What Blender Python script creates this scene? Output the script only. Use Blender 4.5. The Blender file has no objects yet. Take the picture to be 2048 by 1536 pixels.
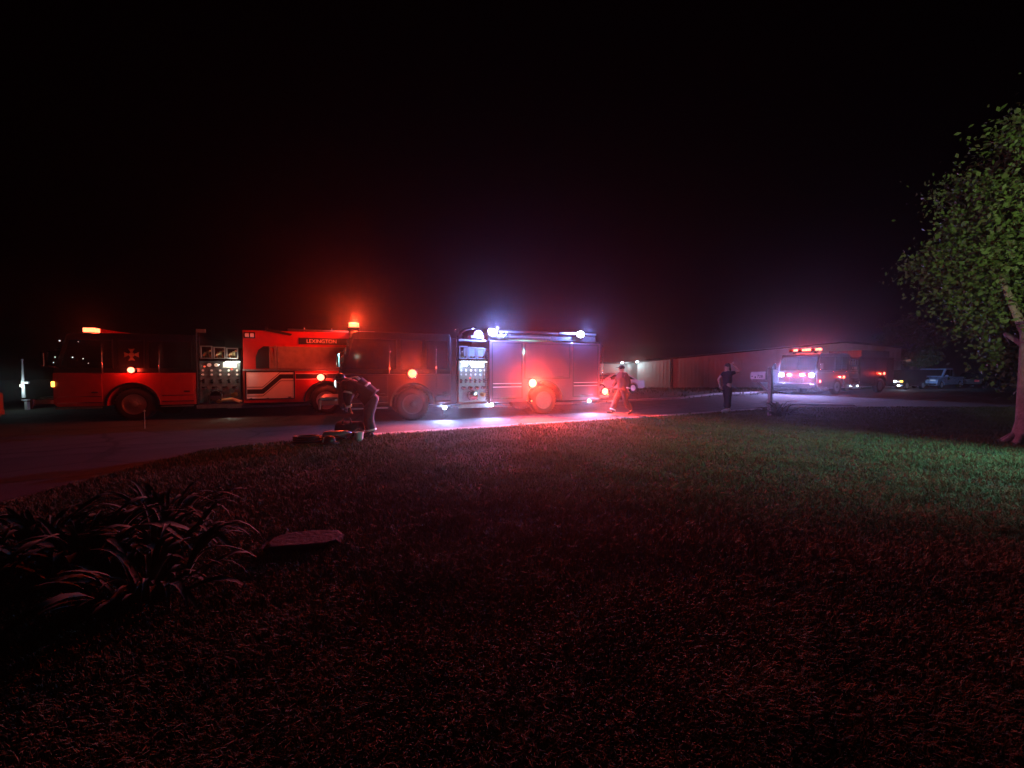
import bpy, bmesh, math, random
import numpy as np
from mathutils import Vector, Matrix
random.seed(7); rng = np.random.default_rng(7)
scene = bpy.context.scene
C = scene.collection
R = math.radians
PI = math.pi

# ------------------------------------------------------------------ camera, night sky, exposure
FPX, HOR, CAMH = 770.0, 742.0, 1.6            # focal length and horizon row of the 2048 px photograph
cam_d = bpy.data.cameras.new('camera'); cam = bpy.data.objects.new('camera', cam_d); C.objects.link(cam)
cam_d.sensor_width = 36; cam_d.lens = 36 * FPX / 2048; cam_d.clip_start = .05; cam_d.clip_end = 600
cam.location = (0, 0, CAMH)
cam.rotation_euler = (R(90) - math.atan((768 - HOR) / FPX), 0, 0)
scene.camera = cam
world = bpy.data.worlds.new('World'); scene.world = world; world.use_nodes = True
wn = world.node_tree.nodes; wl = world.node_tree.links
sky = wn.new('ShaderNodeTexSky'); sky.sky_type = 'NISHITA'; sky.sun_disc = False
sky.sun_elevation = R(-9); sky.sun_rotation = R(200)
wl.new(sky.outputs[0], wn['Background'].inputs[0]); wn['Background'].inputs[1].default_value = .05
scene.view_settings.view_transform = 'Standard'; scene.view_settings.look = 'None'
scene.view_settings.exposure = 0; scene.view_settings.gamma = 1; scene.view_settings.use_curve_mapping = False
scene.render.engine = 'CYCLES'
cy = scene.cycles
cy.use_denoising = True
cy.max_bounces = 6; cy.diffuse_bounces = 2; cy.glossy_bounces = 3; cy.volume_bounces = 0; cy.transmission_bounces = 3
cy.sample_clamp_indirect = 2.0; cy.use_light_tree = True
try: cy.denoiser = 'OPENIMAGEDENOISE'
except Exception: pass

HAZE_DENSITY = .0018
LK = 1.0                                      # one dial for every lamp
BEAM = 12.5                                    # outward beam of a flasher against its all round glow
RK = 8.0                                      # red and orange flashers

# ------------------------------------------------------------------ materials
def mat(name, col, rough=.6, metal=0, noise=0, nscale=8, bump=0, bscale=60, coat=0, emit=None, es=0, spec=None, col2=None):
    m = bpy.data.materials.new(name); m.use_nodes = True
    nt = m.node_tree; b = nt.nodes['Principled BSDF']
    b.inputs['Base Color'].default_value = (*col, 1)
    b.inputs['Roughness'].default_value = rough; b.inputs['Metallic'].default_value = metal
    if coat: b.inputs['Coat Weight'].default_value = coat; b.inputs['Coat Roughness'].default_value = .08
    if spec is not None: b.inputs['Specular IOR Level'].default_value = spec
    if emit: b.inputs['Emission Color'].default_value = (*emit, 1); b.inputs['Emission Strength'].default_value = es
    if noise or bump:
        tc = nt.nodes.new('ShaderNodeTexCoord')
    if noise:
        n = nt.nodes.new('ShaderNodeTexNoise'); n.inputs['Scale'].default_value = nscale; n.inputs['Detail'].default_value = 6
        n.inputs['Roughness'].default_value = .65
        nt.links.new(tc.outputs['Object'], n.inputs['Vector'])
        r = nt.nodes.new('ShaderNodeMapRange'); r.inputs[1].default_value = .3; r.inputs[2].default_value = .7
        nt.links.new(n.outputs['Fac'], r.inputs[0])
        mx = nt.nodes.new('ShaderNodeMix'); mx.data_type = 'RGBA'
        c2 = col2 or tuple(c * (1 - noise) for c in col)
        mx.inputs[6].default_value = (*c2, 1); mx.inputs[7].default_value = (*col, 1)
        nt.links.new(r.outputs[0], mx.inputs[0]); nt.links.new(mx.outputs[2], b.inputs['Base Color'])
        rr = nt.nodes.new('ShaderNodeMapRange'); rr.inputs[3].default_value = min(1, rough + .12); rr.inputs[4].default_value = max(.02, rough - .06)
        nt.links.new(n.outputs['Fac'], rr.inputs[0]); nt.links.new(rr.outputs[0], b.inputs['Roughness'])
    if bump:
        n2 = nt.nodes.new('ShaderNodeTexNoise'); n2.inputs['Scale'].default_value = bscale; n2.inputs['Detail'].default_value = 4
        nt.links.new(tc.outputs['Object'], n2.inputs['Vector'])
        bp = nt.nodes.new('ShaderNodeBump'); bp.inputs['Strength'].default_value = bump; bp.inputs['Distance'].default_value = .02
        nt.links.new(n2.outputs['Fac'], bp.inputs['Height']); nt.links.new(bp.outputs[0], b.inputs['Normal'])
    return m
M = {}
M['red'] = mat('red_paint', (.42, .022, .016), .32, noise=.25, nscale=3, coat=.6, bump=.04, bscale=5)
M['black_paint'] = mat('black_paint', (.012, .012, .014), .3, noise=.4, nscale=4, coat=.5)
M['alu'] = mat('satin_aluminium', (.5, .5, .52), .42, .85, noise=.25, nscale=5)
M['plate'] = mat('diamond_plate', (.42, .42, .44), .4, .9, noise=.4, nscale=12, bump=.6, bscale=45)
M['chrome'] = mat('chrome', (.75, .75, .77), .12, 1)
M['steel'] = mat('brushed_steel', (.5, .5, .52), .35, .8, noise=.3, nscale=20)
M['dsteel'] = mat('dark_panel_steel', (.16, .16, .17), .4, .5, noise=.5, nscale=14, bump=.3, bscale=30)
M['glass'] = mat('dark_glass', (.01, .011, .013), .06, 0, spec=.8)
M['tyre'] = mat('tyre_rubber', (.009, .009, .0095), .75, noise=.5, nscale=14, bump=.3, bscale=70)
M['chassis'] = mat('chassis_black', (.012, .012, .012), .7, noise=.5)
M['white'] = mat('white_paint', (.75, .75, .74), .45, noise=.12, nscale=6)
M['stripe_white'] = mat('white_stripe_tape', (.72, .70, .68), .4)
M['stripe_black'] = mat('black_stripe_tape', (.015, .012, .013), .45)
M['door_white'] = mat('pale_compartment_paint', (.78, .74, .74), .38, noise=.18, nscale=2.5, coat=.3)
M['tarp'] = mat('grey_tarp', (.22, .18, .17), .8, noise=.3, nscale=5, bump=.3, bscale=14)
M['gauge'] = mat('gauge_face', (.8, .8, .78), .4)
M['brass'] = mat('brass', (.55, .4, .15), .3, 1)
M['hose'] = mat('hose_jacket', (.45, .36, .18), .85, bump=.4, bscale=120)
M['gold'] = mat('gold_leaf', (.20, .16, .12), .5, .2)
M['asphalt'] = mat('asphalt', (.05, .048, .048), .82, noise=.45, nscale=1.6, bump=.7, bscale=90)
M['drive'] = mat('driveway_asphalt', (.032, .030, .029), .85, noise=.5, nscale=1.1, bump=.7, bscale=80)
for k_ in ('asphalt', 'drive'):
    nt_ = M[k_].node_tree; b_ = nt_.nodes['Principled BSDF']; src = b_.inputs['Base Color'].links[0].from_socket
    tc_ = nt_.nodes.new('ShaderNodeTexCoord'); ns_ = nt_.nodes.new('ShaderNodeTexNoise'); ns_.inputs['Scale'].default_value = 1.3
    mxv = nt_.nodes.new('ShaderNodeMix'); mxv.data_type = 'VECTOR'; mxv.inputs[0].default_value = .22
    nt_.links.new(tc_.outputs['Object'], ns_.inputs['Vector']); nt_.links.new(tc_.outputs['Object'], mxv.inputs[4]); nt_.links.new(ns_.outputs['Color'], mxv.inputs[5])
    vo = nt_.nodes.new('ShaderNodeTexVoronoi'); vo.feature = 'DISTANCE_TO_EDGE'; vo.inputs['Scale'].default_value = .62; nt_.links.new(mxv.outputs[1], vo.inputs['Vector'])
    mr = nt_.nodes.new('ShaderNodeMapRange'); mr.inputs[1].default_value = .006; mr.inputs[2].default_value = .03; mr.inputs[3].default_value = .25; nt_.links.new(vo.outputs['Distance'], mr.inputs[0])
    ml = nt_.nodes.new('ShaderNodeMix'); ml.data_type = 'RGBA'; ml.blend_type = 'MULTIPLY'; ml.inputs[0].default_value = 1
    nt_.links.new(src, ml.inputs[6]); nt_.links.new(mr.outputs[0], ml.inputs[7]); nt_.links.new(ml.outputs[2], b_.inputs['Base Color'])
M['concrete'] = mat('concrete', (.36, .34, .32), .85, noise=.35, nscale=4, bump=.4, bscale=50)
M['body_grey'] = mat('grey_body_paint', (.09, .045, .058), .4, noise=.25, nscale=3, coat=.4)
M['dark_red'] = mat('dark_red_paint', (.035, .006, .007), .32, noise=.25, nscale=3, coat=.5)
M['door_grey'] = mat('grey_door_slat', (.075, .05, .065), .4, .2, noise=.2, nscale=4)
M['rim'] = mat('wheel_rim_metal', (.14, .135, .14), .3, .9, noise=.3, nscale=18)
M['soil'] = mat('lawn_soil', (.03, .028, .014), .95, noise=.6, nscale=2.5, bump=.9, bscale=22, col2=(.014, .016, .007))
M['field'] = mat('rough_field', (.05, .05, .025), .95, noise=.5, nscale=1.5, bump=.9, bscale=12)
M['bark'] = mat('bark', (.24, .18, .15), .9, noise=.55, nscale=9, bump=1, bscale=26)
M['wall'] = mat('white_metal_cladding', (.55, .55, .56), .6, noise=.15, nscale=1.2)
M['roof'] = mat('dark_metal_roof', (.06, .055, .055), .6, noise=.3)
M['coat'] = mat('turnout_cloth', (.02, .016, .013), .85, noise=.4, nscale=14, bump=.6, bscale=18)
M['redcoat'] = mat('red_brown_work_cloth', (.10, .028, .018), .85, noise=.4, nscale=12, bump=.6, bscale=16)
M['denim'] = mat('faded_denim', (.06, .06, .08), .85, noise=.4, nscale=14, bump=.5, bscale=22)
M['navy'] = mat('dark_cotton', (.014, .013, .02), .85, noise=.4, nscale=12, bump=.4, bscale=20)
M['skin'] = mat('skin', (.52, .32, .24), .55)
M['hair'] = mat('dark_hair', (.03, .018, .012), .6, bump=.6, bscale=60)
M['reflect'] = mat('reflective_band', (.75, .75, .65), .35)
M['boot'] = mat('black_rubber', (.014, .014, .014), .55)
M['helmet'] = mat('helmet_shell', (.02, .02, .02), .28, coat=.6)
M['stone'] = mat('rough_stone', (.028, .022, .02), .9, spec=.08, noise=.5, nscale=8, bump=.8, bscale=22)
M['mail'] = mat('mailbox_paint', (.78, .74, .74), .5, noise=.15, nscale=8)
M['timber'] = mat('weathered_timber', (.34, .29, .27), .8, noise=.35, nscale=14, bump=.5, bscale=30)
M['ink'] = mat('black_ink', (.01, .01, .01), .6)
M['blue_paint'] = mat('pale_blue_car_paint', (.22, .32, .50), .25, .2, noise=.15, coat=.8)
M['dark_paint'] = mat('dark_car_paint', (.02, .018, .02), .18, .2, coat=.8)
M['pale_paint'] = mat('pale_car_paint', (.65, .63, .62), .3, coat=.6)
M['maroon_paint'] = mat('maroon_car_paint', (.28, .10, .09), .3, coat=.6)
M['lamp_off'] = mat('clear_lamp_lens', (.7, .7, .7), .15, spec=.8)
M['amber_off'] = mat('amber_lens', (.75, .38, .03), .2)
M['redlens'] = mat('red_lens', (.5, .02, .02), .2)
def emitter(name, col, s):
    return mat(name, (.02, .02, .02), .4, emit=col, es=s)
M['e_red'] = emitter('lit_red_lens', (1, .13, .07), 9)
M['e_orange'] = emitter('lit_orange_lens', (1, .13, .05), 7)
M['e_white'] = emitter('lit_white_lens', (.75, .9, 1), 16)
M['e_head'] = emitter('lit_headlight_lens', (.72, .82, 1), 60)
M['e_warm'] = emitter('lit_warm_lens', (.95, 1, .8), 5)
M['e_dimred'] = emitter('faint_red_glow_and_lens', (1, .1, .05), 1.5)
M['e_glint'] = emitter('painted_glint_and_headlight', (.9, 1, .95), 1.6)  # glow painted for glints on the cab; one dim headlight lens shares it
M['e_amber'] = emitter('lit_amber_lens', (1, .5, .06), 5)
def leafmat(name, c1, c2, rough=.55):
    m = mat(name, c1, rough, spec=.25, noise=.5, nscale=1.2, col2=c2)
    b = m.node_tree.nodes['Principled BSDF']
    try: b.inputs['Subsurface Weight'].default_value = 0
    except Exception: pass
    return m
M['leaf'] = leafmat('tree_leaf', (.085, .12, .03), (.035, .055, .016))
M['blade'] = leafmat('grass_blade', (.11, .115, .045), (.06, .075, .025), .85)
M['lily'] = leafmat('strap_leaf', (.05, .06, .026), (.022, .034, .012), .8)
M['weed'] = leafmat('dry_weed', (.10, .09, .05), (.04, .045, .02))

# ------------------------------------------------------------------ mesh helpers
class MB:
    def __init__(s): s.v = []; s.f = []
    def add(s, vs, fs):
        o = len(s.v); s.v += [tuple(v) for v in vs]; s.f += [tuple(i + o for i in f) for f in fs]; return s
    def box(s, x0, x1, y0, y1, z0, z1):
        vs = [(x0,y0,z0),(x1,y0,z0),(x1,y1,z0),(x0,y1,z0),(x0,y0,z1),(x1,y0,z1),(x1,y1,z1),(x0,y1,z1)]
        return s.add(vs, [(0,3,2,1),(4,5,6,7),(0,1,5,4),(1,2,6,5),(2,3,7,6),(3,0,4,7)])
    def prism(s, poly, y0, y1):                 # polygon in (x,z), counter-clockwise seen from -y
        n = len(poly); vs = [(x, y0, z) for x, z in poly] + [(x, y1, z) for x, z in poly]
        fs = [tuple(range(n)), tuple(range(2*n-1, n-1, -1))]
        fs += [((i+1) % n, i, i+n, (i+1) % n + n) for i in range(n)]
        return s.add(vs, fs)
    def tube(s, pts, r, n=8, r2=None, close=True):
        pts = [Vector(p) for p in pts]; m = len(pts); vs = []; fs = []
        up0 = None
        for i, p in enumerate(pts):
            d = (pts[min(i+1, m-1)] - pts[max(i-1, 0)]); d = d.normalized() if d.length > 1e-9 else Vector((0,0,1))
            up = Vector((0,0,1)) if abs(d.z) < .95 else Vector((1,0,0))
            a = d.cross(up).normalized(); b = d.cross(a).normalized()
            if up0 is not None:
                a = (up0 - d * up0.dot(d)); a = a.normalized() if a.length > 1e-6 else d.cross(up).normalized(); b = d.cross(a).normalized()
            up0 = a
            rr = r if r2 is None else r + (r2 - r) * i / max(1, m-1)
            if isinstance(r, (list, tuple)): rr = r[i]
            for k in range(n):
                t = 2*PI*k/n; vs.append(p + a*math.cos(t)*rr + b*math.sin(t)*rr)
        for i in range(m-1):
            for k in range(n):
                fs.append((i*n+k, i*n+(k+1) % n, (i+1)*n+(k+1) % n, (i+1)*n+k))
        if close: fs += [tuple(range(n-1, -1, -1)), tuple(range((m-1)*n, m*n))]
        return s.add(vs, fs)
    def cyl(s, p0, p1, r, n=12, r2=None): return s.tube([p0, p1], r, n, r2)
    def lathe_y(s, prof, c, n=24, sx=1):           # profile (radius, y) turned about the y axis through c
        vs = []; m = len(prof)
        for r, y in prof:
            for k in range(n):
                t = 2*PI*k/n; vs.append((c[0]+r*math.cos(t), c[1]+y, c[2]+r*math.sin(t)))
        fs = [(i*n+k, (i+1)*n+k, (i+1)*n+(k+1) % n, i*n+(k+1) % n) for i in range(m-1) for k in range(n)]
        fs += [tuple(range(n)), tuple(range((m-1)*n+n-1, (m-1)*n-1, -1))]
        return s.add(vs, fs)
    def lathe_z(s, prof, c, n=20):
        vs = []; m = len(prof)
        for r, z in prof:
            for k in range(n):
                t = 2*PI*k/n; vs.append((c[0]+r*math.cos(t), c[1]+r*math.sin(t), c[2]+z))
        fs = [(i*n+k, i*n+(k+1) % n, (i+1)*n+(k+1) % n, (i+1)*n+k) for i in range(m-1) for k in range(n)]
        fs += [tuple(range(n-1, -1, -1)), tuple(range((m-1)*n, m*n))]
        return s.add(vs, fs)
    def ell(s, c, r, n=10, m=7):
        vs = [(c[0], c[1], c[2]-r[2])]; fs = []
        for j in range(1, m):
            ph = -PI/2 + PI*j/m
            for k in range(n):
                t = 2*PI*k/n; vs.append((c[0]+r[0]*math.cos(ph)*math.cos(t), c[1]+r[1]*math.cos(ph)*math.sin(t), c[2]+r[2]*math.sin(ph)))
        vs.append((c[0], c[1], c[2]+r[2])); top = len(vs)-1
        for k in range(n): fs.append((0, 1+(k+1) % n, 1+k)); fs.append((top, top-n+k, top-n+(k+1) % n))
        for j in range(m-2):
            for k in range(n): a = 1+j*n+k; b = 1+j*n+(k+1) % n; fs.append((a, b, b+n, a+n))
        return s.add(vs, fs)
    def mesh(s, name):
        me = bpy.data.meshes.new(name); me.from_pydata([tuple(v) for v in s.v], [], s.f); me.update(); return me
def link(name, me, m=None, parent=None, smooth=False, bevel=0, loc=None):
    o = bpy.data.objects.new(name, me); C.objects.link(o)
    if m is not None and not me.materials: me.materials.append(M[m] if isinstance(m, str) else m)
    if parent is not None: o.parent = parent
    if loc: o.location = loc
    if smooth:
        me.polygons.foreach_set('use_smooth', [True]*len(me.polygons))
        if smooth == 'auto':
            try: me.set_sharp_from_angle(angle=R(40))
            except Exception: pass
    if bevel:
        b = o.modifiers.new('bevel', 'BEVEL'); b.width = bevel; b.segments = 2; b.limit_method = 'ANGLE'; b.angle_limit = R(35)
    return o
def part(name, mb, m, parent, **k): return link(name, mb.mesh(name), m, parent, **k)
def tag(o, label=None, cat=None, group=None, kind=None):
    if label: o['label'] = label
    if cat: o['category'] = cat
    if group: o['group'] = group
    if kind: o['kind'] = kind
    return o
def thing(name, label, cat, loc=(0,0,0), rotz=0, group=None):
    o = bpy.data.objects.new(name, None); C.objects.link(o); o.empty_display_size = .2
    o.location = loc; o.rotation_euler = (0, 0, rotz); return tag(o, label, cat, group)
def struct(name, mb, m, **k):
    return tag(link(name, mb.mesh(name), m, **k), kind='structure')
def point(parent, loc, col, power, r=.04):
    d = bpy.data.lights.new('lamp_light', 'POINT'); d.energy = power*LK*(RK if col[1] < .2 else 1); d.color = col; d.shadow_soft_size = r
    o = bpy.data.objects.new('lamp_light', d); C.objects.link(o); o.parent = parent; o.location = loc; return o
def spot(parent, loc, aim, col, power, ang, blend=.4, r=.05):
    d = bpy.data.lights.new('lamp_light', 'SPOT'); d.energy = power*LK; d.color = col; d.shadow_soft_size = r
    d.spot_size = R(ang); d.spot_blend = blend
    o = bpy.data.objects.new('lamp_light', d); C.objects.link(o); o.parent = parent; o.location = loc
    o.rotation_mode = 'QUATERNION'; o.rotation_quaternion = (Vector(aim)-Vector(loc)).to_track_quat('-Z', 'Y'); return o
def text(parent, s, loc, size, m, rot=(R(90), 0, 0), extrude=.004, name='lettering', align='LEFT'):
    c = bpy.data.curves.new(name, 'FONT'); c.body = s; c.size = size; c.extrude = extrude; c.align_x = align
    tmp = bpy.data.objects.new('tmp', c); C.objects.link(tmp); bpy.context.view_layer.update()
    me = bpy.data.meshes.new_from_object(tmp.evaluated_get(bpy.context.evaluated_depsgraph_get())); bpy.data.objects.remove(tmp)
    o = link(name, me, None, parent); me.materials.clear(); me.materials.append(M[m])
    o.location = loc; o.rotation_euler = rot; return o
RED, ORANGE, WHITE, WARM = (1, .045, .02), (1, .055, .015), (.50, .64, 1), (.9, 1, .75)

# ------------------------------------------------------------------ ground, road, driveway
def near_edge(x): return 11.26 + .465*x
def roadw(x): return float(np.interp(x, [-5, 2, 12, 17], [9.7, 5.4, 5.6, 7.6]))
def road_pt(x, off): # point off metres behind the near edge line
    n = Vector((-.4217, .9068)); p = Vector((x, near_edge(x))) + n*off; return (p.x, p.y)
def sheet(pts, z): m = MB(); m.add([(x, y, z) for x, y in pts], [tuple(range(len(pts)))]); return m
gx = np.linspace(-90, 90, 61); gy = np.linspace(-20, 110, 45)
g = MB(); nx = len(gx)
g.add([(x, y, 0) for y in gy for x in gx], [(j*nx+i, j*nx+i+1, (j+1)*nx+i+1, (j+1)*nx+i) for j in range(len(gy)-1) for i in range(nx-1)])
struct('ground', g, 'soil')
xs = [-60, -30, -14, -8, -5, -3, -1, 2, 4, 8, 12, 14, 17, 24, 40, 60]
rd = MB(); a = [road_pt(x, 0) for x in xs]; b = [road_pt(x, roadw(x)) for x in xs]
rd.add([(x, y, .008) for x, y in a] + [(x, y, .008) for x, y in b], [(i, i+1, len(xs)+i+1, len(xs)+i) for i in range(len(xs)-1)])
struct('road', rd, 'asphalt')
# driveway joining the road at the left, edge flares to the road
dr = [(-6.3, -15), (-6.3, 4.5), (-6.25, 6.2), (-6.1, 7.2), (-5.85, 7.9), (-5.3, 8.6), (-4.4, 9.22), (-12, 5.69), (-26, -.82), (-26, -15)]
struct('driveway', sheet(dr, .004), 'drive')
def kerb(name, x0, x1, off0, off1, h, n=40, far=False):
    m = MB()
    for i in range(n):
        xa, xb = x0+(x1-x0)*i/n, x0+(x1-x0)*(i+1)/n
        gap = .004
        fa, fb = (roadw(xa), roadw(xb)) if far else (0, 0)
        p = [road_pt(xa+gap, off0+fa), road_pt(xb-gap, off0+fb), road_pt(xb-gap, off1+fb), road_pt(xa+gap, off1+fa)]
        v = [(x, y, -.05) for x, y in p] + [(x, y, h) for x, y in p]
        m.add(v, [(4,5,6,7),(0,1,5,4),(1,2,6,5),(2,3,7,6),(3,0,4,7)])
    return struct(name, m, 'concrete')
kerb('gutter', -3.6, 10.6, -.22, .10, .022, 7)
kerb('far_kerb', -8, 44, -.05, .28, .09, 34, True)
# concrete apron at the kerb return by the mailbox
ap = MB()
for i in range(5):
    x0, x1 = 12.6+i*.62, 12.6+(i+1)*.62-.01
    yy = lambda x: 18.75 - .27*(x-12.6)
    v = [(x0, yy(x0)-.35, -.02), (x1, yy(x1)-.35, -.02), (x1, yy(x1)+.35, -.02), (x0, yy(x0)+.35, -.02)]
    v += [(x, y, .05) for x, y, _ in v]
    ap.add(v, [(4,5,6,7),(0,1,5,4),(1,2,6,5),(2,3,7,6),(3,0,4,7)])
struct('pavement', ap, 'concrete')

# ------------------------------------------------------------------ metal building far behind the road
BD = 36.2
bld = thing('metal_building', 'long white metal building with low gable roof and lit corner lamps beyond the road', 'building', (11.8, BD, 0))
def roofz(x): return 2.42 + .0955*min(x, 19.5) - .0955*max(0, x-19.5)
pans = [0, 3.05, 3.3, 6.68, 9.7, 12.7, 15.7, 18.7, 21.7, 24.7]
for i in range(len(pans)-1):
    x0, x1 = pans[i]+.02, pans[i+1]-.02
    if i == 1: continue
    m = MB(); n = max(2, int((x1-x0)/.31)); st = (x1-x0)/n
    for k in range(n):
        xa, xb = x0+k*st, x0+(k+1)*st
        m.prism([(xa, .02), (xb-.03, .02), (xb-.03, roofz(xb)-.06), (xa, roofz(xa)-.06)], 0, .08)
        m.prism([(xb-.03, .02), (xb, .02), (xb, roofz(xb)-.06), (xb-.03, roofz(xb)-.06)], -.025, .08)
    part('wall_panel', m, 'wall', bld)
m = MB(); m.box(3.07, 3.2, -.12, .05, 0, 2.7); m.box(3.24, 3.3, -.08, .05, 0, 2.7); part('downpipe', m, 'roof', bld)
m = MB(); m.box(0, 24.7, .1, 14, 0, 2.3); m.prism([(0, 2.3), (24.7, 2.3), (24.7, roofz(24.7)-.05), (19.5, roofz(19.5)-.05), (0, roofz(0)-.05)], .1, 14); part('wall', m, 'wall', bld)
m = MB(); m.prism([(-.35, 2.36), (19.5, roofz(19.5)-.02), (25.2, roofz(25.2)-.02), (25.2, roofz(25.2)+.1), (19.5, roofz(19.5)+.1), (-.35, 2.48)], -.3, 14.2); part('roof', m, 'roof', bld)
m = MB(); m.box(-3.4, -.02, 3.6, 14, 0, 2.35)
part('side_wing', m, 'wall', bld)
m = MB(); m.box(-3.8, -.37, 3.2, 14, 2.36, 2.5); part('wing_roof', m, 'roof', bld)
for x, y in ((-.22, -.42), (-.62, 3.05)):
    m = MB(); m.box(x-.14, x+.14, y-.1, y+.12, 2.38, 2.52); h = part('wall_lamp', m, 'roof', bld)
    l = MB(); l.box(x-.12, x+.12, y-.14, y-.102, 2.4, 2.5); part('lens', l, 'e_white', h)
    point(bld, (x, y-.3, 2.42), (.7, .95, 1), 95 if x > -.3 else 40, .06)

# rough weeds along the building
def blades(name, pts, hmin, hmax, wid, m, lean=.5, seg=2):
    n = len(pts); x, y, z = pts.T
    h = rng.uniform(hmin, hmax, n); az = rng.uniform(0, 2*PI, n); ln = rng.uniform(.1, lean, n)*h
    if np.ndim(wid) == 0: wid = np.full(n, wid)
    wid = wid*rng.uniform(.7, 1.3, n); fa = az + rng.uniform(-.9, .9, n) + PI/2
    wx, wy = np.cos(fa)*wid/2, np.sin(fa)*wid/2
    dx, dy = np.cos(az)*ln, np.sin(az)*ln
    V = np.empty((n, 5, 3))
    V[:, 0] = np.c_[x-wx, y-wy, z]; V[:, 1] = np.c_[x+wx, y+wy, z]
    V[:, 2] = np.c_[x-wx*.8+dx*.35, y-wy*.8+dy*.35, z+h*.6]; V[:, 3] = np.c_[x+wx*.8+dx*.35, y+wy*.8+dy*.35, z+h*.6]
    V[:, 4] = np.c_[x+dx, y+dy, z+h*.95]
    base = (np.arange(n)*5)[:, None]
    me = bpy.data.meshes.new(name); me.vertices.add(n*5); me.vertices.foreach_set('co', V.ravel())
    loops = np.concatenate([base+np.array([0,1,3,2]), base+np.array([2,3,4])], axis=1).ravel()
    me.loops.add(n*7); me.loops.foreach_set('vertex_index', loops)
    me.polygons.add(n*2)
    st = (np.arange(n)*7)[:, None]+np.array([0, 4]); me.polygons.foreach_set('loop_start', st.ravel())
    me.update(calc_edges=True)
    return link(name, me, m)
n = 9000
wx = rng.uniform(4, 40, n); base = np.interp(wx, [4, 40], [road_pt(4, 5.5)[1]+.9, road_pt(40, 7.6)[1]+2])
wy = np.maximum(base, 35.5 - rng.gamma(1.2, 3.2, n)); wy = np.where(wx*.42+17.2 > wy, wx*.42+17.2+rng.uniform(0, 2, n), wy)
keep = ~((wy > 35.6) & (wx > 8.2))
tag(blades('weeds', np.c_[wx, wy, wx*0][keep], .05, .22, .04, 'weed', .8), kind='stuff')

# ------------------------------------------------------------------ fire engines
def arc(cx, cz, r, a0, a1, n=12): return [(cx+r*math.cos(R(a0+(a1-a0)*i/n)), cz+r*math.sin(R(a0+(a1-a0)*i/n))) for i in range(n+1)]
TY = MB(); TY.lathe_y([(.30, .03), (.36, .0), (.47, .0), (.515, .035), (.53, .07), (.53, .24), (.515, .275), (.47, .31), (.30, .29)], (0,0,0), 32)
for k in range(32):
    t = 2*PI*k/32; c, s = math.cos(t), math.sin(t)
    TY.add([(c*.525-s*.02, .05, s*.525+c*.02), (c*.525+s*.02, .05, s*.525-c*.02), (c*.545+s*.02, .05, s*.545-c*.02), (c*.545-s*.02, .05, s*.545+c*.02),
            (c*.525-s*.02, .26, s*.525+c*.02), (c*.525+s*.02, .26, s*.525-c*.02), (c*.545+s*.02, .26, s*.545-c*.02), (c*.545-s*.02, .26, s*.545+c*.02)],
           [(0,1,2,3),(4,7,6,5),(3,2,6,7),(0,3,7,4),(1,5,6,2)])
TYRE_ME = TY.mesh('tyre')
def rim_mesh(deep):
    m = MB(); m.lathe_y([(.315, .015), (.325, -.005), (.30, 0), (.285, .05), (.275, .09+deep), (.20, .10+deep), (.19, .06+deep*.6), (.10, .05+deep*.5), (.095, -.02+deep*.4), (.06, -.035+deep*.4)], (0,0,0), 28)
    for k in range(10):
        t = 2*PI*k/10; m.cyl((.147*math.cos(t), .05+deep*.5, .147*math.sin(t)), (.147*math.cos(t), .005+deep*.5, .147*math.sin(t)), .017, 6)
    return m.mesh('rim')
hm0 = MB()
for k in range(8):
    t = 2*PI*(k+.5)/8; hm0.lathe_y([(.036, .09), (.036, .052), (.005, .050)], (.238*math.cos(t), 0, .238*math.sin(t)), 8)
HOLES = hm0.mesh('hand_holes')
RIM_F, RIM_R = rim_mesh(-.03), rim_mesh(.10)
RIM_FM = {'rim': RIM_F, 'alu': RIM_F.copy()}; RIM_RM = {'rim': RIM_R, 'alu': RIM_R.copy()}
def wheel(truck, t, near, rear, W, rm='rim'):
    w = .04 if near else W-.35
    o = link('wheel', TYRE_ME, 'tyre', truck, smooth='auto', loc=(t, w, .53)); o['label'] = None; del o['label']
    r = link('rim', RIM_RM[rm] if rear else RIM_FM[rm], rm, o, smooth='auto', loc=(0, .012, 0) if near else (0, .29, 0))
    if not near: r.rotation_euler = (0, 0, PI)
    else:
        h = link('hand_holes', HOLES, 'chassis', o, loc=(0, .012+(.105 if rear else -.025), 0)); h['kind'] = 'stuff'
    return o
def warning(truck, t, z, col='red', w=0, power=25, rad=.09, face=-1, out=.12, lens=None):
    m = MB(); m.lathe_y([(rad*1.25, .0), (rad*1.3, -.02), (rad*1.2, -.035), (rad*1.05, -.04)], (t, w, z), 16)
    h = part('warning_light', m, 'chrome', truck, smooth='auto')
    m = MB(); m.lathe_y([(rad, -.04), (rad*.95, -.065), (rad*.6, -.085), (rad*.1, -.09)], (t, w, z), 16)
    part('lens', m, lens or {'red': 'e_red', 'orange': 'e_orange', 'white': 'e_white'}[col], h, smooth=True)
    c = {'red': RED, 'orange': ORANGE, 'white': WHITE}[col]
    if power: point(truck, (t, w-.09-out, z), c, power*.30, .05)
    if power > 15: spot(truck, (t, w-.12, z), (t-1.2, w-4, z-1.3), c, power*BEAM*(RK if col != 'white' else 1)*(.5 if power < 25 else 1), 118, 1.0, .06)
    return h
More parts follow.
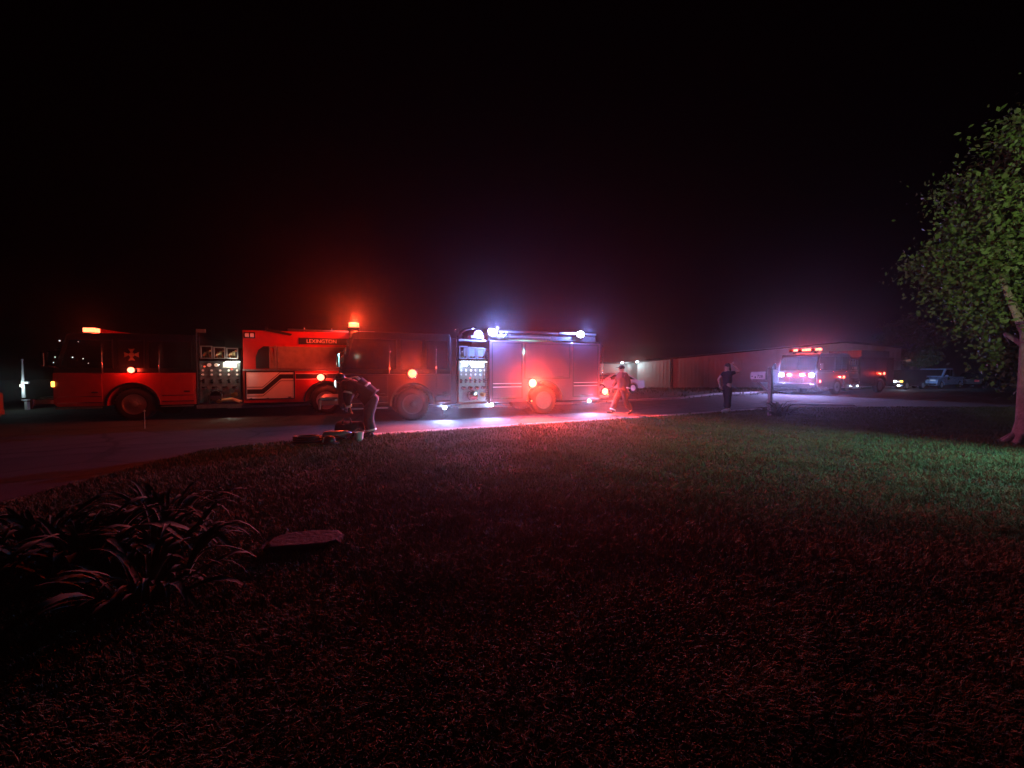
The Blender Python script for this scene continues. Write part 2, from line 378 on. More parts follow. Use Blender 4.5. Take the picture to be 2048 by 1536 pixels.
def lightbar(truck, t, z, W, lit, power, n=7, m_on='e_orange', col=ORANGE):
    m = MB(); m.box(t-.16, t+.16, .25, W-.25, z-.03, z+.02); m.box(t-.1, t+.1, .5, .6, z-.14, z-.03); m.box(t-.1, t+.1, W-.6, W-.5, z-.14, z-.03)
    b = part('light_bar', m, 'black_paint', truck)
    wd = (W-.5)/n
    for k in range(n):
        m = MB(); y0 = .25+k*wd+.01
        m.box(t-.15, t+.15, y0, y0+wd-.02, z+.022, z+.16)
        part('lens', m, m_on if k in lit else 'redlens', b, bevel=.02)
    for k in lit:
        if power: point(truck, (t, .25+(k+.5)*wd, z+.27), col, power/len(lit), .06)
    return b
def rollup(truck, t0, t1, z0, z1, m='alu', band=None):
    d = MB(); fr = .035
    f = MB(); f.box(t0, t0+fr, -.012, .02, z0, z1); f.box(t1-fr, t1, -.012, .02, z0, z1); f.box(t0+fr, t1-fr, -.012, .02, z1-fr, z1); f.box(t0+fr, t1-fr, -.012, .02, z0, z0+.03)
    o = part('roll_up_door', f, 'chassis', truck)
    z = z0+.032; n = max(3, int((z1-z0-.07)/.075)); st = (z1-z0-.07)/n
    me = None
    for k in range(n):
        s = MB(); s.prism([(t0+fr+.002, 0), (t1-fr-.002, 0), (t1-fr-.002, st-.006), (t0+fr+.002, st-.006)], -.006, .014)
        if me is None: me = s.mesh('slat'); me.materials.append(M[m])
        link('slat', me, m, o, loc=(0, 0, z+k*st))
    h = MB(); h.box(t0+.3, t1-.3, -.035, -.012, z0+.05, z0+.075); part('lift_bar', h, 'chrome', o)
    return o
def gauge(truck, t, z, r=.05, w=-.02):
    m = MB(); m.lathe_y([(r, .02), (r*1.05, -.02), (r*.9, -.03), (r*.82, -.026)], (t, w, z), 14); o = part('gauge', m, 'chrome', truck, smooth='auto')
    m = MB(); m.lathe_y([(r*.8, -.026), (r*.79, -.028), (.001, -.028)], (t, w, z), 14); m.box(t-.003, t+.003, w-.031, w-.0285, z-.005, z+r*.6)
    part('dial', m, 'gauge', o)
def valve(truck, t, z, w=-.02):
    m = MB(); m.box(t-.035, t+.035, w-.006, w+.02, z-.07, z+.07); m.cyl((t, w, z), (t, w-.10, z+.01), .012, 6); m.cyl((t-.045, w-.10, z+.01), (t+.045, w-.10, z+.01), .016, 6)
    part('valve_handle', m, 'chrome', truck)
def discharge(truck, t, z, r=.075, w=-.02, m_='chrome'):
    m = MB(); m.lathe_y([(r*1.25, .02), (r*1.25, -.03), (r*.85, -.04), (r*.85, -.09), (r*1.1, -.095), (r*1.1, -.17), (r*.5, -.185), (.01, -.19)], (t, w, z), 14)
    for k in range(3):
        a = 2*PI*k/3+.4; m.cyl((t+r*1.05*math.cos(a), w-.13, z+r*1.05*math.sin(a)), (t+r*1.45*math.cos(a), w-.13, z+r*1.45*math.sin(a)), .014, 6)
    part('discharge_cap', m, m_, truck, smooth='auto')
def rail(truck, pts, r=.018, m='chrome', name='grab_rail'): part(name, MB().tube(pts, r, 8), m, truck, smooth=True)
def strip(truck, pts, hw, w0, w1, m, name='stripe'):
    """mitred band along a polyline in (t,z)"""
    top, bot = [], []
    for i, p in enumerate(pts):
        p = Vector(p); d0 = (p-Vector(pts[i-1])).normalized() if i else None; d1 = (Vector(pts[i+1])-p).normalized() if i < len(pts)-1 else None
        d0 = d0 or d1; d1 = d1 or d0
        n0 = Vector((-d0.y, d0.x)); n1 = Vector((-d1.y, d1.x)); nn = (n0+n1).normalized(); k = hw/max(.3, nn.dot(n0))
        top.append(p+nn*k); bot.append(p-nn*k)
    mb = MB(); k = len(pts)
    for i in range(k-1): mb.prism([tuple(bot[i]), tuple(bot[i+1]), tuple(top[i+1]), tuple(top[i])], w0, w1)
    return part(name, mb, m, truck)
W = 2.44
def cab(truck, t0, t1, roof, split, rake, m_low, m_up, lit_trim='chrome'):
    """custom cab: t0 front, t1 back, arch over the front wheel at t=0"""
    a = arc(0, .53, .66, 0, 180, 14)                 # from right to left over the wheel
    low = [(t0, .62), (t0+.08, .5), (-.66, .5)] + [p for p in reversed(a)] + [(.66, .5), (t1, .5), (t1, split), (t0, split)]
    m = MB(); m.prism(low, 0, W); part('cab_lower', m, m_low, truck, bevel=.02)
    ws = t0+rake
    up = [(t0, split+.002), (t1, split+.002), (t1, roof-.02), (t1-.05, roof+.03), (ws+.12, roof), (ws, roof-.06)]
    m = MB(); m.prism(up, .015, W-.015); part('cab_upper', m, m_up, truck, bevel=.03)
    # arch trim
    o = arc(0, .53, .71, -2, 182, 20); i = arc(0, .53, .655, -2, 182, 20)
    for side in (-.03, W+.002):
        m = MB()
        for k in range(20): m.prism([o[k], o[k+1], i[k+1], i[k]][::-1], side, side+.03)
        part('wheel_arch_trim', m, 'chrome', truck)
    # windscreen and side windows on both sides, proud by a few mm
    def lerp(z): return t0+(ws-t0)*(z-split)/(roof-.06-split)
    z0, z1 = split+.16, roof-.22
    x0, x1 = lerp(z0), lerp(z1)
    for y0, y1 in ((.12, W/2-.02), (W/2+.02, W-.12)):
        m = MB(); m.add([(x0-.012, y0, z0), (x0-.012, y1, z0), (x1-.012, y1, z1), (x1-.012, y0, z1), (x0+.02, y0, z0), (x0+.02, y1, z0), (x1+.02, y1, z1), (x1+.02, y0, z1)],
                        [(0,3,2,1),(0,1,5,4),(1,2,6,5),(2,3,7,6),(3,0,4,7)]); part('windscreen', m, 'glass', truck)
    for near in (True, False):
        y = (.0, .017) if near else (W-.017, W)
        for q, (a0, b0) in enumerate((( lerp(z0)+.14, -.5), (-.35, .3), (.45, t1-.12))):
            a1 = lerp(z1)+.14 if q == 0 else a0
            m = MB(); m.prism([(a0, z0), (b0, z0), (b0, z1), (a1, z1)], *y); g_ = part('window', m, 'glass', truck)
            fr = MB(); yy = (-.006, .012) if near else (W-.012, W+.006)
            fr.prism([(a0-.03, z0-.03), (b0+.03, z0-.03), (b0+.03, z0-.002), (a0-.03, z0-.002)], *yy)
            fr.prism([(b0+.002, z0-.002), (b0+.03, z0-.002), (b0+.03, z1+.03), (b0+.002, z1+.03)], *yy)
            fr.prism([(a1-.03, z1+.002), (b0+.002, z1+.002), (b0+.002, z1+.03), (a1-.03, z1+.03)], *yy)
            part('frame', fr, 'black_paint', g_)
    # door shut lines as proud door skins with handles
    for d0, d1 in ((t0+.1, -.76), (.76, t1-.06)):
        m = MB(); m.box(d0, d1, -.012, .01, .56, split-.05)
        dd = part('door', m, m_low, truck, bevel=.01)
        m = MB(); hx = d1-.25; m.box(hx, hx+.16, -.04, -.013, split-.62, split-.585); part('handle', m, 'chrome', dd)
        m = MB(); m.box(d0, d1, -.018, -.0125, .60, .63); m.box(d0, d1, -.018, -.0125, .80, .82); part('rub_strip', m, 'chrome', dd)
        m = MB(); m.box(d0, d1, -.10, -.013, .44, .47); part('step', m, 'plate', dd)
    for x in (-.71, .71+.03):
        rail(truck, [(x, -.02, split-.02), (x, -.07, split+.05), (x, -.07, split+.85), (x, -.02, split+.92)])
    # mirrors
    for near in (True, False):
        y = -.28 if near else W+.28
        m = MB(); m.box(t0-.02, t0+.06, y-.09, y+.09, split+.2, split+.62)
        mr = part('mirror', m, 'chrome', truck, bevel=.02)
        yb = 0 if near else W
        for pp in ([(t0+.15, yb, split+.15), (t0+.03, y, split+.25)], [(t0+.2, yb, split+.75), (t0+.03, y, split+.6)]): part('arm', MB().tube(pp, .014, 6), 'chrome', mr)
    # bumper, grille, headlamps
    m = MB(); m.box(t0-.55, t0-.47, .02, W-.02, .46, .76); m.box(t0-.47, t0+.02, .05, W-.05, .58, .74); part('bumper', m, 'chrome', truck, bevel=.02)
    m = MB(); m.box(t0-.5, t0-.02, .3, W-.3, .742, .80); part('bumper_deck', m, 'plate', truck)
    m = MB(); m.box(t0-.02, t0+.005, .75, W-.75, .85, split-.05)
    gr = part('grille', m, 'dsteel', truck)
    for k in range(6):
        s = MB(); z = .9+k*.1; s.box(t0-.05, t0-.021, .78, W-.78, z, z+.05); part('grille_bar', s, 'chrome', gr)
def headlights(truck, t0, z, pairs):
    for y, lit, pw in pairs:
        m = MB(); m.box(t0-.05, t0+.01, y-.19, y+.19, z-.15, z+.15); h = part('headlight', m, 'chrome', truck, bevel=.015)
        m = MB(); m.ell((t0-.06, y, z), (.05, .15, .125), 14, 8); part('lens', m, lit, h, smooth=True)
        if pw and 'red' in lit: point(truck, (t0-.22, y, z), RED, pw, .05)
        elif pw: spot(truck, (t0-.16, y, z), (t0-4, y-1.2, z-.1), (.27, .38, 1), pw, 168, .3, .09)
def chassis(truck, t0, t1):
    m = MB(); m.box(t0, t1, .75, .95, .55, .82); m.box(t0, t1, W-.95, W-.75, .55, .82)
    m.box(t0+1.2, t1-2.6, .95, W-.95, .45, .8); m.box(-.12, .12, .4, W-.4, .45, .62)
    part('chassis', m, 'chassis', truck)
def body(truck, t0, t1, z0, z1, tw, m_, arch_r=.68):
    a = arc(tw, .53, arch_r, 0, 180, 14)
    poly = [(t0, z0), (tw-arch_r, z0)] + list(reversed(a)) + [(tw+arch_r, z0), (t1, z0), (t1, z1), (t0, z1)]
    m = MB(); m.prism(poly, 0, W); part('body', m, m_, truck, bevel=.015)
    o = arc(tw, .53, arch_r+.04, -2, 182, 20); i = arc(tw, .53, arch_r-.01, -2, 182, 20)
    for side in (-.03, W+.002):
        m = MB()
        for k in range(20): m.prism([o[k], o[k+1], i[k+1], i[k]][::-1], side, side+.03)
        part('wheel_arch_trim', m, 'chrome', truck)
    # dark inner liner behind the wheel
    m = MB(); m.box(tw-.7, tw+.7, .9, W-.9, .5, 1.2); part('wheel_well', m, 'chassis', truck)
def ladder(truck, t0, t1, z, w):
    m = MB(); m.box(t0, t1, w, w+.05, z, z+.09); m.box(t0, t1, w+.42, w+.47, z, z+.09)
    lo = part('ladder', m, 'alu', truck)
    n = int((t1-t0)/.36); me = MB().cyl((0, w+.05, 0), (0, w+.42, 0), .017, 6).mesh('rung'); me.materials.append(M['alu'])
    for k in range(n): link('rung', me, 'alu', lo, loc=(t0+.2+k*.36, 0, z+.045))
def pump(truck, t0, t1, top, style):
    """open pump module: crosslay bays, panel with gauges, valves and caps, running board"""
    m = MB(); m.box(t0+.02, t1-.02, .06, W-.06, .55, 1.95); part('pump_panel', m, 'steel' if style == 'bright' else 'dsteel', truck)
    m = MB(); m.box(t0-.0, t0+.05, .0, .05, .5, top); m.box(t1-.05, t1, .0, .05, .5, 2.3); m.box(t0+.05, t1-.05, 0, .05, 1.955, 2.0)
    m.box(t0+.05, t1-.05, 0, .05, .5, .55)
    part('pump_frame', m, 'chrome', truck)
    # crosslay hose bays
    nb = 3; bw = (t1-t0-.16)/nb
    m = MB(); m.box(t0+.06, t1-.06, .5, W-.5, 2.0, 2.42); part('crosslay_floor', m, 'chassis', truck)
    for k in range(nb):
        x0 = t0+.08+k*bw; x1 = x0+bw-.03; f = MB(); z0, z1 = 2.01, 2.44-.03*k
        f.box(x0, x0+.03, .01, .06, z0, z1); f.box(x1-.03, x1, .01, .06, z0, z1); f.box(x0+.03, x1-.03, .01, .06, z1-.03, z1); f.box(x0+.03, x1-.03, .01, .06, z0, z0+.03)
        bay = part('crosslay_frame', f, 'alu', truck)
        h = MB()
        for q in range(3):
            h.tube([(x0+.05+q*.07, .2, z0+.06), (x0+.05+q*.07, .12, z0+.12+.05*q), (x0+.08+q*.07, .2, z0+.22+.03*q)], .032, 6)
        part('hose', h, 'hose', bay, smooth=True)
    n = 5 if t1-t0 > 1.2 else 6
    for k in range(n):
        x = t0+.14+k*(t1-t0-.28)/(n-1)
        gauge(truck, x, 1.62, .042, .045); gauge(truck, x, 1.48, .042, .045)
        valve(truck, x, 1.26, .045)
    gauge(truck, t0+.32, 1.80, .075, .045); gauge(truck, t0+.52, 1.80, .075, .045)
    m = MB(); m.box(t1-.55, t1-.16, .03, .059, 1.72, 1.9); part('name_plate', m, 'gauge', truck)
    for k in range(4): discharge(truck, t0+.2+k*(t1-t0-.4)/3, 1.03, .05, .04)
    m = MB(); m.lathe_y([(.17, .02), (.17, -.05), (.13, -.06), (.13, -.14), (.155, -.15), (.155, -.26), (.06, -.28), (.01, -.285)], (t0+.45*(t1-t0), .04, .78), 20)
    for k in range(4):
        a = PI/4+PI/2*k; m.cyl((t0+.45*(t1-t0)+.15*math.cos(a), -.18, .78+.15*math.sin(a)), (t0+.45*(t1-t0)+.21*math.cos(a), -.18, .78+.21*math.sin(a)), .018, 6)
    part('suction_inlet', m, 'chrome', truck, smooth='auto')
    discharge(truck, t1-.22, .8, .06, .04, 'brass')
    m = MB(); m.box(t0, t1, -.14, .62, .42, .48); m.box(t0, t1, -.14, -.11, .36, .42); part('running_board', m, 'plate', truck)
    m = MB(); m.box(t0+.1, t1-.1, -.06, .02, 1.93, 1.955); part('panel_light_hood', m, 'chrome', truck)

# ---- engine at the left
TA = math.atan2(1.66, 5.35)
eA = thing('fire_engine', 'red fire engine with black cab top and a zigzag stripe, leftmost, seen side on', 'fire engine', (-12.09, 12.26, 0), TA)
chassis(eA, -1.9, 7.3)
cab(eA, -1.95, 1.68, 2.78, 1.54, .34, 'red', 'black_paint')
for near in (True, False): wheel(eA, 0, near, False, W, 'alu'); wheel(eA, 5.6, near, True, W, 'alu')
pump(eA, 1.74, 3.0, 3.0, 'dark')
m = MB(); m.box(1.74, 1.98, -.02, .06, 2.88, 2.99); m.box(1.72, 1.78, .0, .09, .5, 3.0); part('scene_light', m, 'alu', eA)
body(eA, 3.03, 7.45, .5, 1.6, 5.6, 'red')
m = MB(); m.box(3.03, 7.45, .03, .43, 1.602, 3.0); m.box(3.03, 7.45, W-.43, W-.03, 1.602, 3.0); m.box(3.03, 3.2, .43, W-.43, 1.602, 2.9); part('upper_body', m, 'red', eA, bevel=.012)
m = MB(); m.box(3.2, 7.4, .435, W-.435, 1.7, 2.55); part('hose_bed', m, 'hose', eA)
m = MB(); m.box(3.03, 7.45, -.03, .028, 1.603, 1.66); part('ledge', m, 'plate', eA)
# upper side: dark recess, pale frame, grey cover
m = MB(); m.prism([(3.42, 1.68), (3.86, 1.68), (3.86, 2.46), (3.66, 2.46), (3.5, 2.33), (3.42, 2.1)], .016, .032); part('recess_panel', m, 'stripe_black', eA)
m = MB(); m.box(3.83, 3.87, -.02, .029, 1.67, 2.45); m.box(4.0, 4.06, -.03, .029, 1.67, 2.48); m.box(3.87, 4.0, -.01, .029, 1.67, 1.95); m.box(3.87, 4.0, -.01, .029, 2.4, 2.45)
m.prism([(3.875, 1.95), (4.0, 1.95), (3.9, 2.38)], 0, .029); part('step_frame', m, 'tarp', eA)
m = MB(); m.box(4.08, 6.6, -.035, .029, 1.68, 2.46); part('cover', m, 'tarp', eA, bevel=.02)
m = MB(); m.box(4.75, 7.2, -.01, .029, 2.55, 2.78); sg = part('sign_panel', m, 'stripe_black', eA)
tx = text(sg, 'LEXINGTON', (5.0, -.012, 2.60), .19, 'stripe_white'); tx.scale = (.92, 1, 1)
rail(eA, [(4.4, .1, 3.06), (7.3, .1, 3.04)], .035, 'alu', 'roof_rail')
m = MB(); m.prism([(3.75, 2.98), (4.5, 2.84), (4.56, 2.9), (3.85, 3.08)], -.03, .02); m.box(3.72, 3.8, -.02, .05, 3.0, 3.12); part('rack_arm', m, 'stripe_black', eA)
m = MB()
for k in range(3): m.cyl((4.9+k*.9, .2, 3.02), (4.9+k*.9, .2, 3.16), .02, 6)
part('rail_post', m, 'alu', eA)
# stripes: compartment door pale, zigzag band with light edges
m = MB(); m.box(3.1, 4.62, -.018, -.002, .62, 1.585); dA = part('compartment_door', m, 'door_white', eA, bevel=.008)
fr = MB()
for (a0, b0, c0, d0) in ((3.1, 3.14, .62, 1.585), (4.58, 4.62, .62, 1.585)): fr.box(a0, b0, -.03, -.019, c0, d0)
fr.box(3.14, 4.58, -.03, -.019, .62, .65); fr.box(3.14, 4.58, -.03, -.019, 1.56, 1.585); part('frame', fr, 'chrome', dA)
zz = [(3.15, .89), (3.62, .89), (4.17, 1.41), (4.57, 1.41)]
strip(dA, zz, .078, -.0215, -.019, 'stripe_black')
for s in (.115, -.115):
    strip(dA, [(x, z+s) for x, z in zz], .012, -.0225, -.019, 'stripe_white'); strip(dA, [(x, z+s*1.33) for x, z in zz], .009, -.0225, -.019, 'stripe_black')
m = MB(); m.box(4.4, 4.5, -.045, -.02, .66, .70); m.box(3.25, 3.3, -.04, -.02, .63, .67); m.box(3.75, 3.8, -.04, -.02, .63, .67); part('latch', m, 'chrome', dA)
m = MB(); m.box(4.64, 6.6, -.008, -.001, 1.33, 1.49); part('stripe', m, 'stripe_black', eA)
for z in (1.51, 1.305): m = MB(); m.box(4.64, 6.6, -.008, -.001, z-.01, z+.01); part('stripe', m, 'stripe_white', eA)
# clear corner lamps on the box
m = MB(); m.box(3.08, 3.42, -.0, .029, 2.72, 2.93); cl = part('corner_lamp', m, 'chrome', eA, bevel=.01)
for x in (3.12, 3.27): m = MB(); m.box(x, x+.11, -.02, -.002, 2.76, 2.89); part('lens', m, 'lamp_off', cl, bevel=.01)
# maltese cross on the cab side
cx, cz = 0, 2.12
em = MB()
for k in range(4):
    a = PI/2*k; pp = []
    for r_, da in ((.085, -.32), (.21, -.42), (.18, 0), (.21, .42), (.085, .32)): pp.append((cx+r_*math.cos(a+da), cz+r_*math.sin(a+da)))
    em.prism(pp, -.004, -.0005)
em.lathe_y([(.075, 0), (.075, -.004), (.05, -.004)], (cx, 0, cz), 20)
part('emblem', em, 'gold', eA)
# lamps
lightbar(eA, -1.2, 2.80, W, (0,), 3, 7)
warning(eA, 0, 1.63, 'red', -.01, 7, .09)
warning(eA, 5.45, 1.37, 'red', -.01, 15, .12)
m = MB(); m.box(-1.97, -1.9, -.03, .02, 1.12, 1.28); part('marker_or_glint', m, 'e_amber', eA, bevel=.01)
for t_, z_ in ((-1.86, 2.02), (-1.9, 1.86), (-1.74, 2.52), (-1.3, 2.5), (-1.45, 2.02), (-1.2, 1.98), (-1.08, 1.84)):  # small glowing discs, painted glints of chrome on the cab, not lamps
    rr_ = random.uniform(.008, .022); mk = MB(); mk.lathe_y([(rr_, 0), (rr_*.9, -.012), (.004, -.016)], (t_, .0, z_), 8); part('marker_or_glint', mk, 'e_glint', eA)
headlights(eA, -1.96, 1.2, [(.35, 'lamp_off', 0), (.65, 'lamp_off', 0), (W-.65, 'lamp_off', 0), (W-.35, 'lamp_off', 0)])
m = MB(); m.box(2.55, 2.95, -.05, -.02, 1.90, 1.926); part('panel_light', m, 'e_warm', eA)
point(eA, (2.72, -.2, 1.86), WARM, 12, .03)
m = MB(); m.cyl((1.95, -.02, 1.75), (1.95, -.05, 1.75), .025, 8); m.cyl((2.72, -.02, 1.66), (2.72, -.05, 1.66), .03, 8); part('red_panel_glow', m, 'e_dimred', eA)  # red glows added to brighten the pump panel
hs = MB(); hs.tube([(2.3, -.05, .56), (2.45, -.1, .62), (2.75, -.1, .66), (2.95, -.06, .56)], .05, 8); part('hose', hs, 'hose', eA, smooth=True)
m = MB(); m.tube([(2.1, -.12, .5), (2.1, -.12, .8)], .03, 6); part('lever', m, 'stripe_black', eA)
spot(eA, (2.6, -.1, .40), (2.7, -.5, 0), WARM, 18, 120, .8)
ladder(eA, 3.4, 7.4, 3.02, 1.75)
m = MB(); m.box(7.46, 7.9, .1, W-.1, .55, .62); part('tailboard', m, 'plate', eA)

# ---- engine in the middle
TB = R(22.3)
eB = thing('fire_engine', 'fire engine with lit pump panel and roll up doors, behind the bending firefighter', 'fire engine', (-3.18, 12.32, 0), TB)
chassis(eB, -1.9, 7.1)
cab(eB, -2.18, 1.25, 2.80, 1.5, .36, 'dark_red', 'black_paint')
for near in (True, False): wheel(eB, 0, near, False, W); wheel(eB, 4.72, near, True, W)
pump(eB, 1.46, 2.56, 2.78, 'bright')
m = MB(); m.box(1.27, 1.44, .05, W-.05, .5, 2.7); part('cab_bulkhead', m, 'body_grey', eB)
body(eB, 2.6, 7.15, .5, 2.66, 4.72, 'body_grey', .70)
m = MB(); m.box(2.6, 7.15, .0, .08, 2.662, 2.72); m.box(2.6, 7.15, W-.08, W, 2.662, 2.72); part('top_trim', m, 'chrome', eB)
m = MB(); m.box(2.62, 7.1, .25, .31, 2.662, 2.95); m.box(2.62, 7.1, W-.31, W-.25, 2.662, 2.95); m.box(2.62, 2.68, .31, W-.31, 2.662, 2.95); part('hose_bed_side', m, 'dsteel', eB)
m = MB(); m.box(2.7, 7.1, .32, W-.32, 2.662, 2.82); part('hose_bed', m, 'hose', eB)
rollup(eB, 2.68, 3.84, .62, 2.6, 'door_grey'); rollup(eB, 3.92, 5.80, 1.32, 2.6, 'door_grey'); rollup(eB, 5.92, 7.06, .62, 2.6, 'door_grey')
for a0, b0 in ((2.72, 3.80), (5.96, 7.02)):
    m = MB(); m.box(a0, b0, -.016, -.0125, 1.06, 1.14); part('stripe', m, 'stripe_black', eB)
    for z in (1.04, 1.16): m = MB(); m.box(a0, b0, -.018, -.0125, z-.01, z+.01); part('stripe', m, 'stripe_white', eB)
rail(eB, [(2.66, .18, 2.98), (6.2, .16, 3.0)], .075, 'stripe_black', 'hard_suction_hose')
m = MB(); m.box(5.4, 7.0, .05, .12, 2.98, 3.05); m.box(2.7, 5.0, .05, .10, 2.80, 2.84); part('rail_beam', m, 'alu', eB)
rail(eB, [(7.2, -.05, 1.1), (7.22, -.06, 1.2), (7.22, -.06, 2.55), (7.2, -.05, 2.6)], .02)
for x in (3.08, 3.24):
    m = MB(); pts = [(x+.05*math.cos(2*PI*k/14), -.02, 2.84+.11*math.sin(2*PI*k/14)) for k in range(15)]; m.tube(pts, .014, 6); part('hook_ring', m, 'chrome', eB, smooth=True)
m = MB(); m.box(7.16, 7.65, .1, W-.1, .55, .62); part('tailboard', m, 'plate', eB)
# overhead equipment above the pump: folded frame, deck gun, rolled hose
m = MB(); m.box(1.55, 2.5, .1, .5, 2.62, 2.68); m.box(1.95, 2.4, .02, .4, 2.72, 2.8); part('deck_shelf', m, 'alu', eB)
m = MB(); m.tube([(1.75, .6, 2.69), (1.75, .6, 2.95), (1.9, .5, 3.05), (2.25, .4, 3.1)], [.09, .07, .06, .05], 10); m.tube([(1.6, .62, 2.95), (1.75, .6, 3.0), (1.62, .58, 3.12), (1.52, .6, 3.0), (1.6, .62, 2.95)], .02, 6); part('deck_gun', m, 'chrome', eB, smooth=True)
m = MB(); m.lathe_y([(.05, 0), (.16, 0), (.16, .1), (.05, .1)], (2.3, .3, 2.86), 18); part('rolled_hose', m, 'white', eB)
m = MB(); m.box(1.7, 2.4, .03, .055, 2.1, 2.4); part('side_plate', m, 'alu', eB)
m = MB()
for x in (2.44, 2.52): m.cyl((x, -.03, .6), (x, -.03, 2.25), .016, 8)
for k in range(22): m.box(2.44, 2.52, -.036, -.024, .65+k*.07, .665+k*.07)
part('hinge_strip', m, 'chrome', eB)
# lamps
lightbar(eB, -1.72, 2.93, W, (0,), 125, 7)
warning(eB, -.02, 1.52, 'orange', -.02, 22, .13)
warning(eB, 4.22, 1.16, 'red', -.01, 72, .15)
warning(eB, 4.18, .52, 'orange', -.01, 6, .03)
warning(eB, 7.36, .80, 'red', -.0, 26, .13)
warning(eB, 7.5, .68, 'orange', .0, 6, .03)
for t, z, pw in ((2.72, 2.93, 950), (6.25, 2.99, 220)):
    m = MB(); m.box(t-.17, t+.17, .0, .1, z-.11, z+.11); h = part('scene_light', m, 'chrome', eB, bevel=.015)
    m = MB(); m.box(t-.14, t+.14, -.02, -.002, z-.085, z+.085); part('lens', m, 'e_white', h, bevel=.01)
    point(eB, (t, -.4, z+.1), (.19, .29, 1), pw, .05)
    m = MB(); m.lathe_y([(.13, -.02), (.12, -.05), (.05, -.075), (.01, -.08)], (t, 0, z), 14); part('lens', m, 'e_white', h, smooth=True)
    spot(eB, (t, -.15, z), (t, -2.5, 0), WHITE, pw*.15, 120, .7)
for t, z in ((1.0, .40), (2.62, .44), (6.55, .46)):
    m = MB(); m.lathe_y([(.07, .02), (.07, -.02), (.06, -.025)], (t, -.12, z), 12); h = part('ground_light', m, 'chrome', eB)
    m = MB(); m.lathe_y([(.065, -.026), (.06, -.05), (.01, -.06)], (t, -.12, z), 12); part('lens', m, 'e_white', h)
    spot(eB, (t, -.2, z), (t-.75, -1.7, -.35), (.36, .48, 1), 480, 155, 1.0, .04)
    point(eB, (t, -.26, z), WHITE, 12, .03)
m = MB(); m.box(1.6, 2.46, -.05, .02, 1.90, 1.925); part('panel_light', m, 'e_white', eB)
for t in (1.7, 2.0, 2.3): spot(eB, (t, -.07, 1.88), (t, .0, 1.2), WHITE, 26, 150, .8, .03)
m = MB(); m.cyl((1.9, -.01, 1.36), (1.9, -.04, 1.36), .03, 8); part('red_panel_glow', m, 'e_dimred', eB)
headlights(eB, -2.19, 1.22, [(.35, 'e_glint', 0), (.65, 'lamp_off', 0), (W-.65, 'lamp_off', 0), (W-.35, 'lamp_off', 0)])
m = MB(); m.box(-2.22, -2.12, -.02, .02, 1.33, 1.45); part('marker_or_glint', m, 'e_dimred', eB)
for q in range(5):
    m = MB(); z = 1.6+q*.25; m.box(-2.14+.36*(z-1.5)/1.24-.03, -2.14+.36*(z-1.5)/1.24+.03, -.02, .012, z, z+.2); part('pillar_trim', m, 'chrome', eB)
m = MB(); m.box(.98, 1.04, -.05, .0, .15, .5); part('mud_flap', m, 'tyre', eB)

# ---- engine at the right, nose towards us
TC = R(23.5)
eC = thing('fire_engine', 'farthest fire engine, nose towards the lawn with white headlights and red flashers, beside the mailbox', 'fire engine', (22.3, 26.3, 0), TC)
chassis(eC, -2.3, 6.8)
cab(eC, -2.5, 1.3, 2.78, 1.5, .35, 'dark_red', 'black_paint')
for near in (True, False): wheel(eC, 0, near, False, W); wheel(eC, 5.5, near, True, W)
pump(eC, 1.4, 2.5, 2.6, 'dark')
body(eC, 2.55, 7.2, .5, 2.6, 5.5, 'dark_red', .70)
rollup(eC, 2.65, 4.6, .62, 2.5, 'dark_red'); rollup(eC, 4.7, 6.2, 1.32, 2.5, 'dark_red'); rollup(eC, 6.3, 7.1, .62, 2.5, 'dark_red')
m = MB(); m.box(3.2, 7.0, .2, W-.2, 2.602, 3.1); part('hose_bed', m, 'dsteel', eC)
lightbar(eC, -1.6, 2.96, W, (0, 2, 3, 5), 60, 7, 'e_red', RED)
headlights(eC, -2.51, 1.33, [(.26, 'e_head', 1300), (.8, 'e_red', 22), (W-.8, 'e_red', 22), (W-.26, 'e_head', 1300)])
warning(eC, -2.2, .92, 'red', -.01, 12, .09)
warning(eC, .5, 1.18, 'red', -.02, 14, .1)
warning(eC, 2.0, .55, 'white', -.1, 10, .04)
warning(eC, 5.7, 1.42, 'red', -.02, 12, .09)
m = MB(); m.box(7.202, 7.40, -.95, -.7, 2.3, 2.48).box(7.21, 7.25, -.7, .3, 2.36, 2.41); part('added_pickup_light', m, 'chrome', eC)
spot(eC, (7.4, -.9, 2.4), (19.2, 1.2, .6), (.35, .55, 1), 6000, 34, .6)  # added lamp that brightens the side of the pickup, no known source
m = MB(); m.box(7.21, 7.7, .1, W-.1, .55, .62); part('tailboard', m, 'plate', eC)

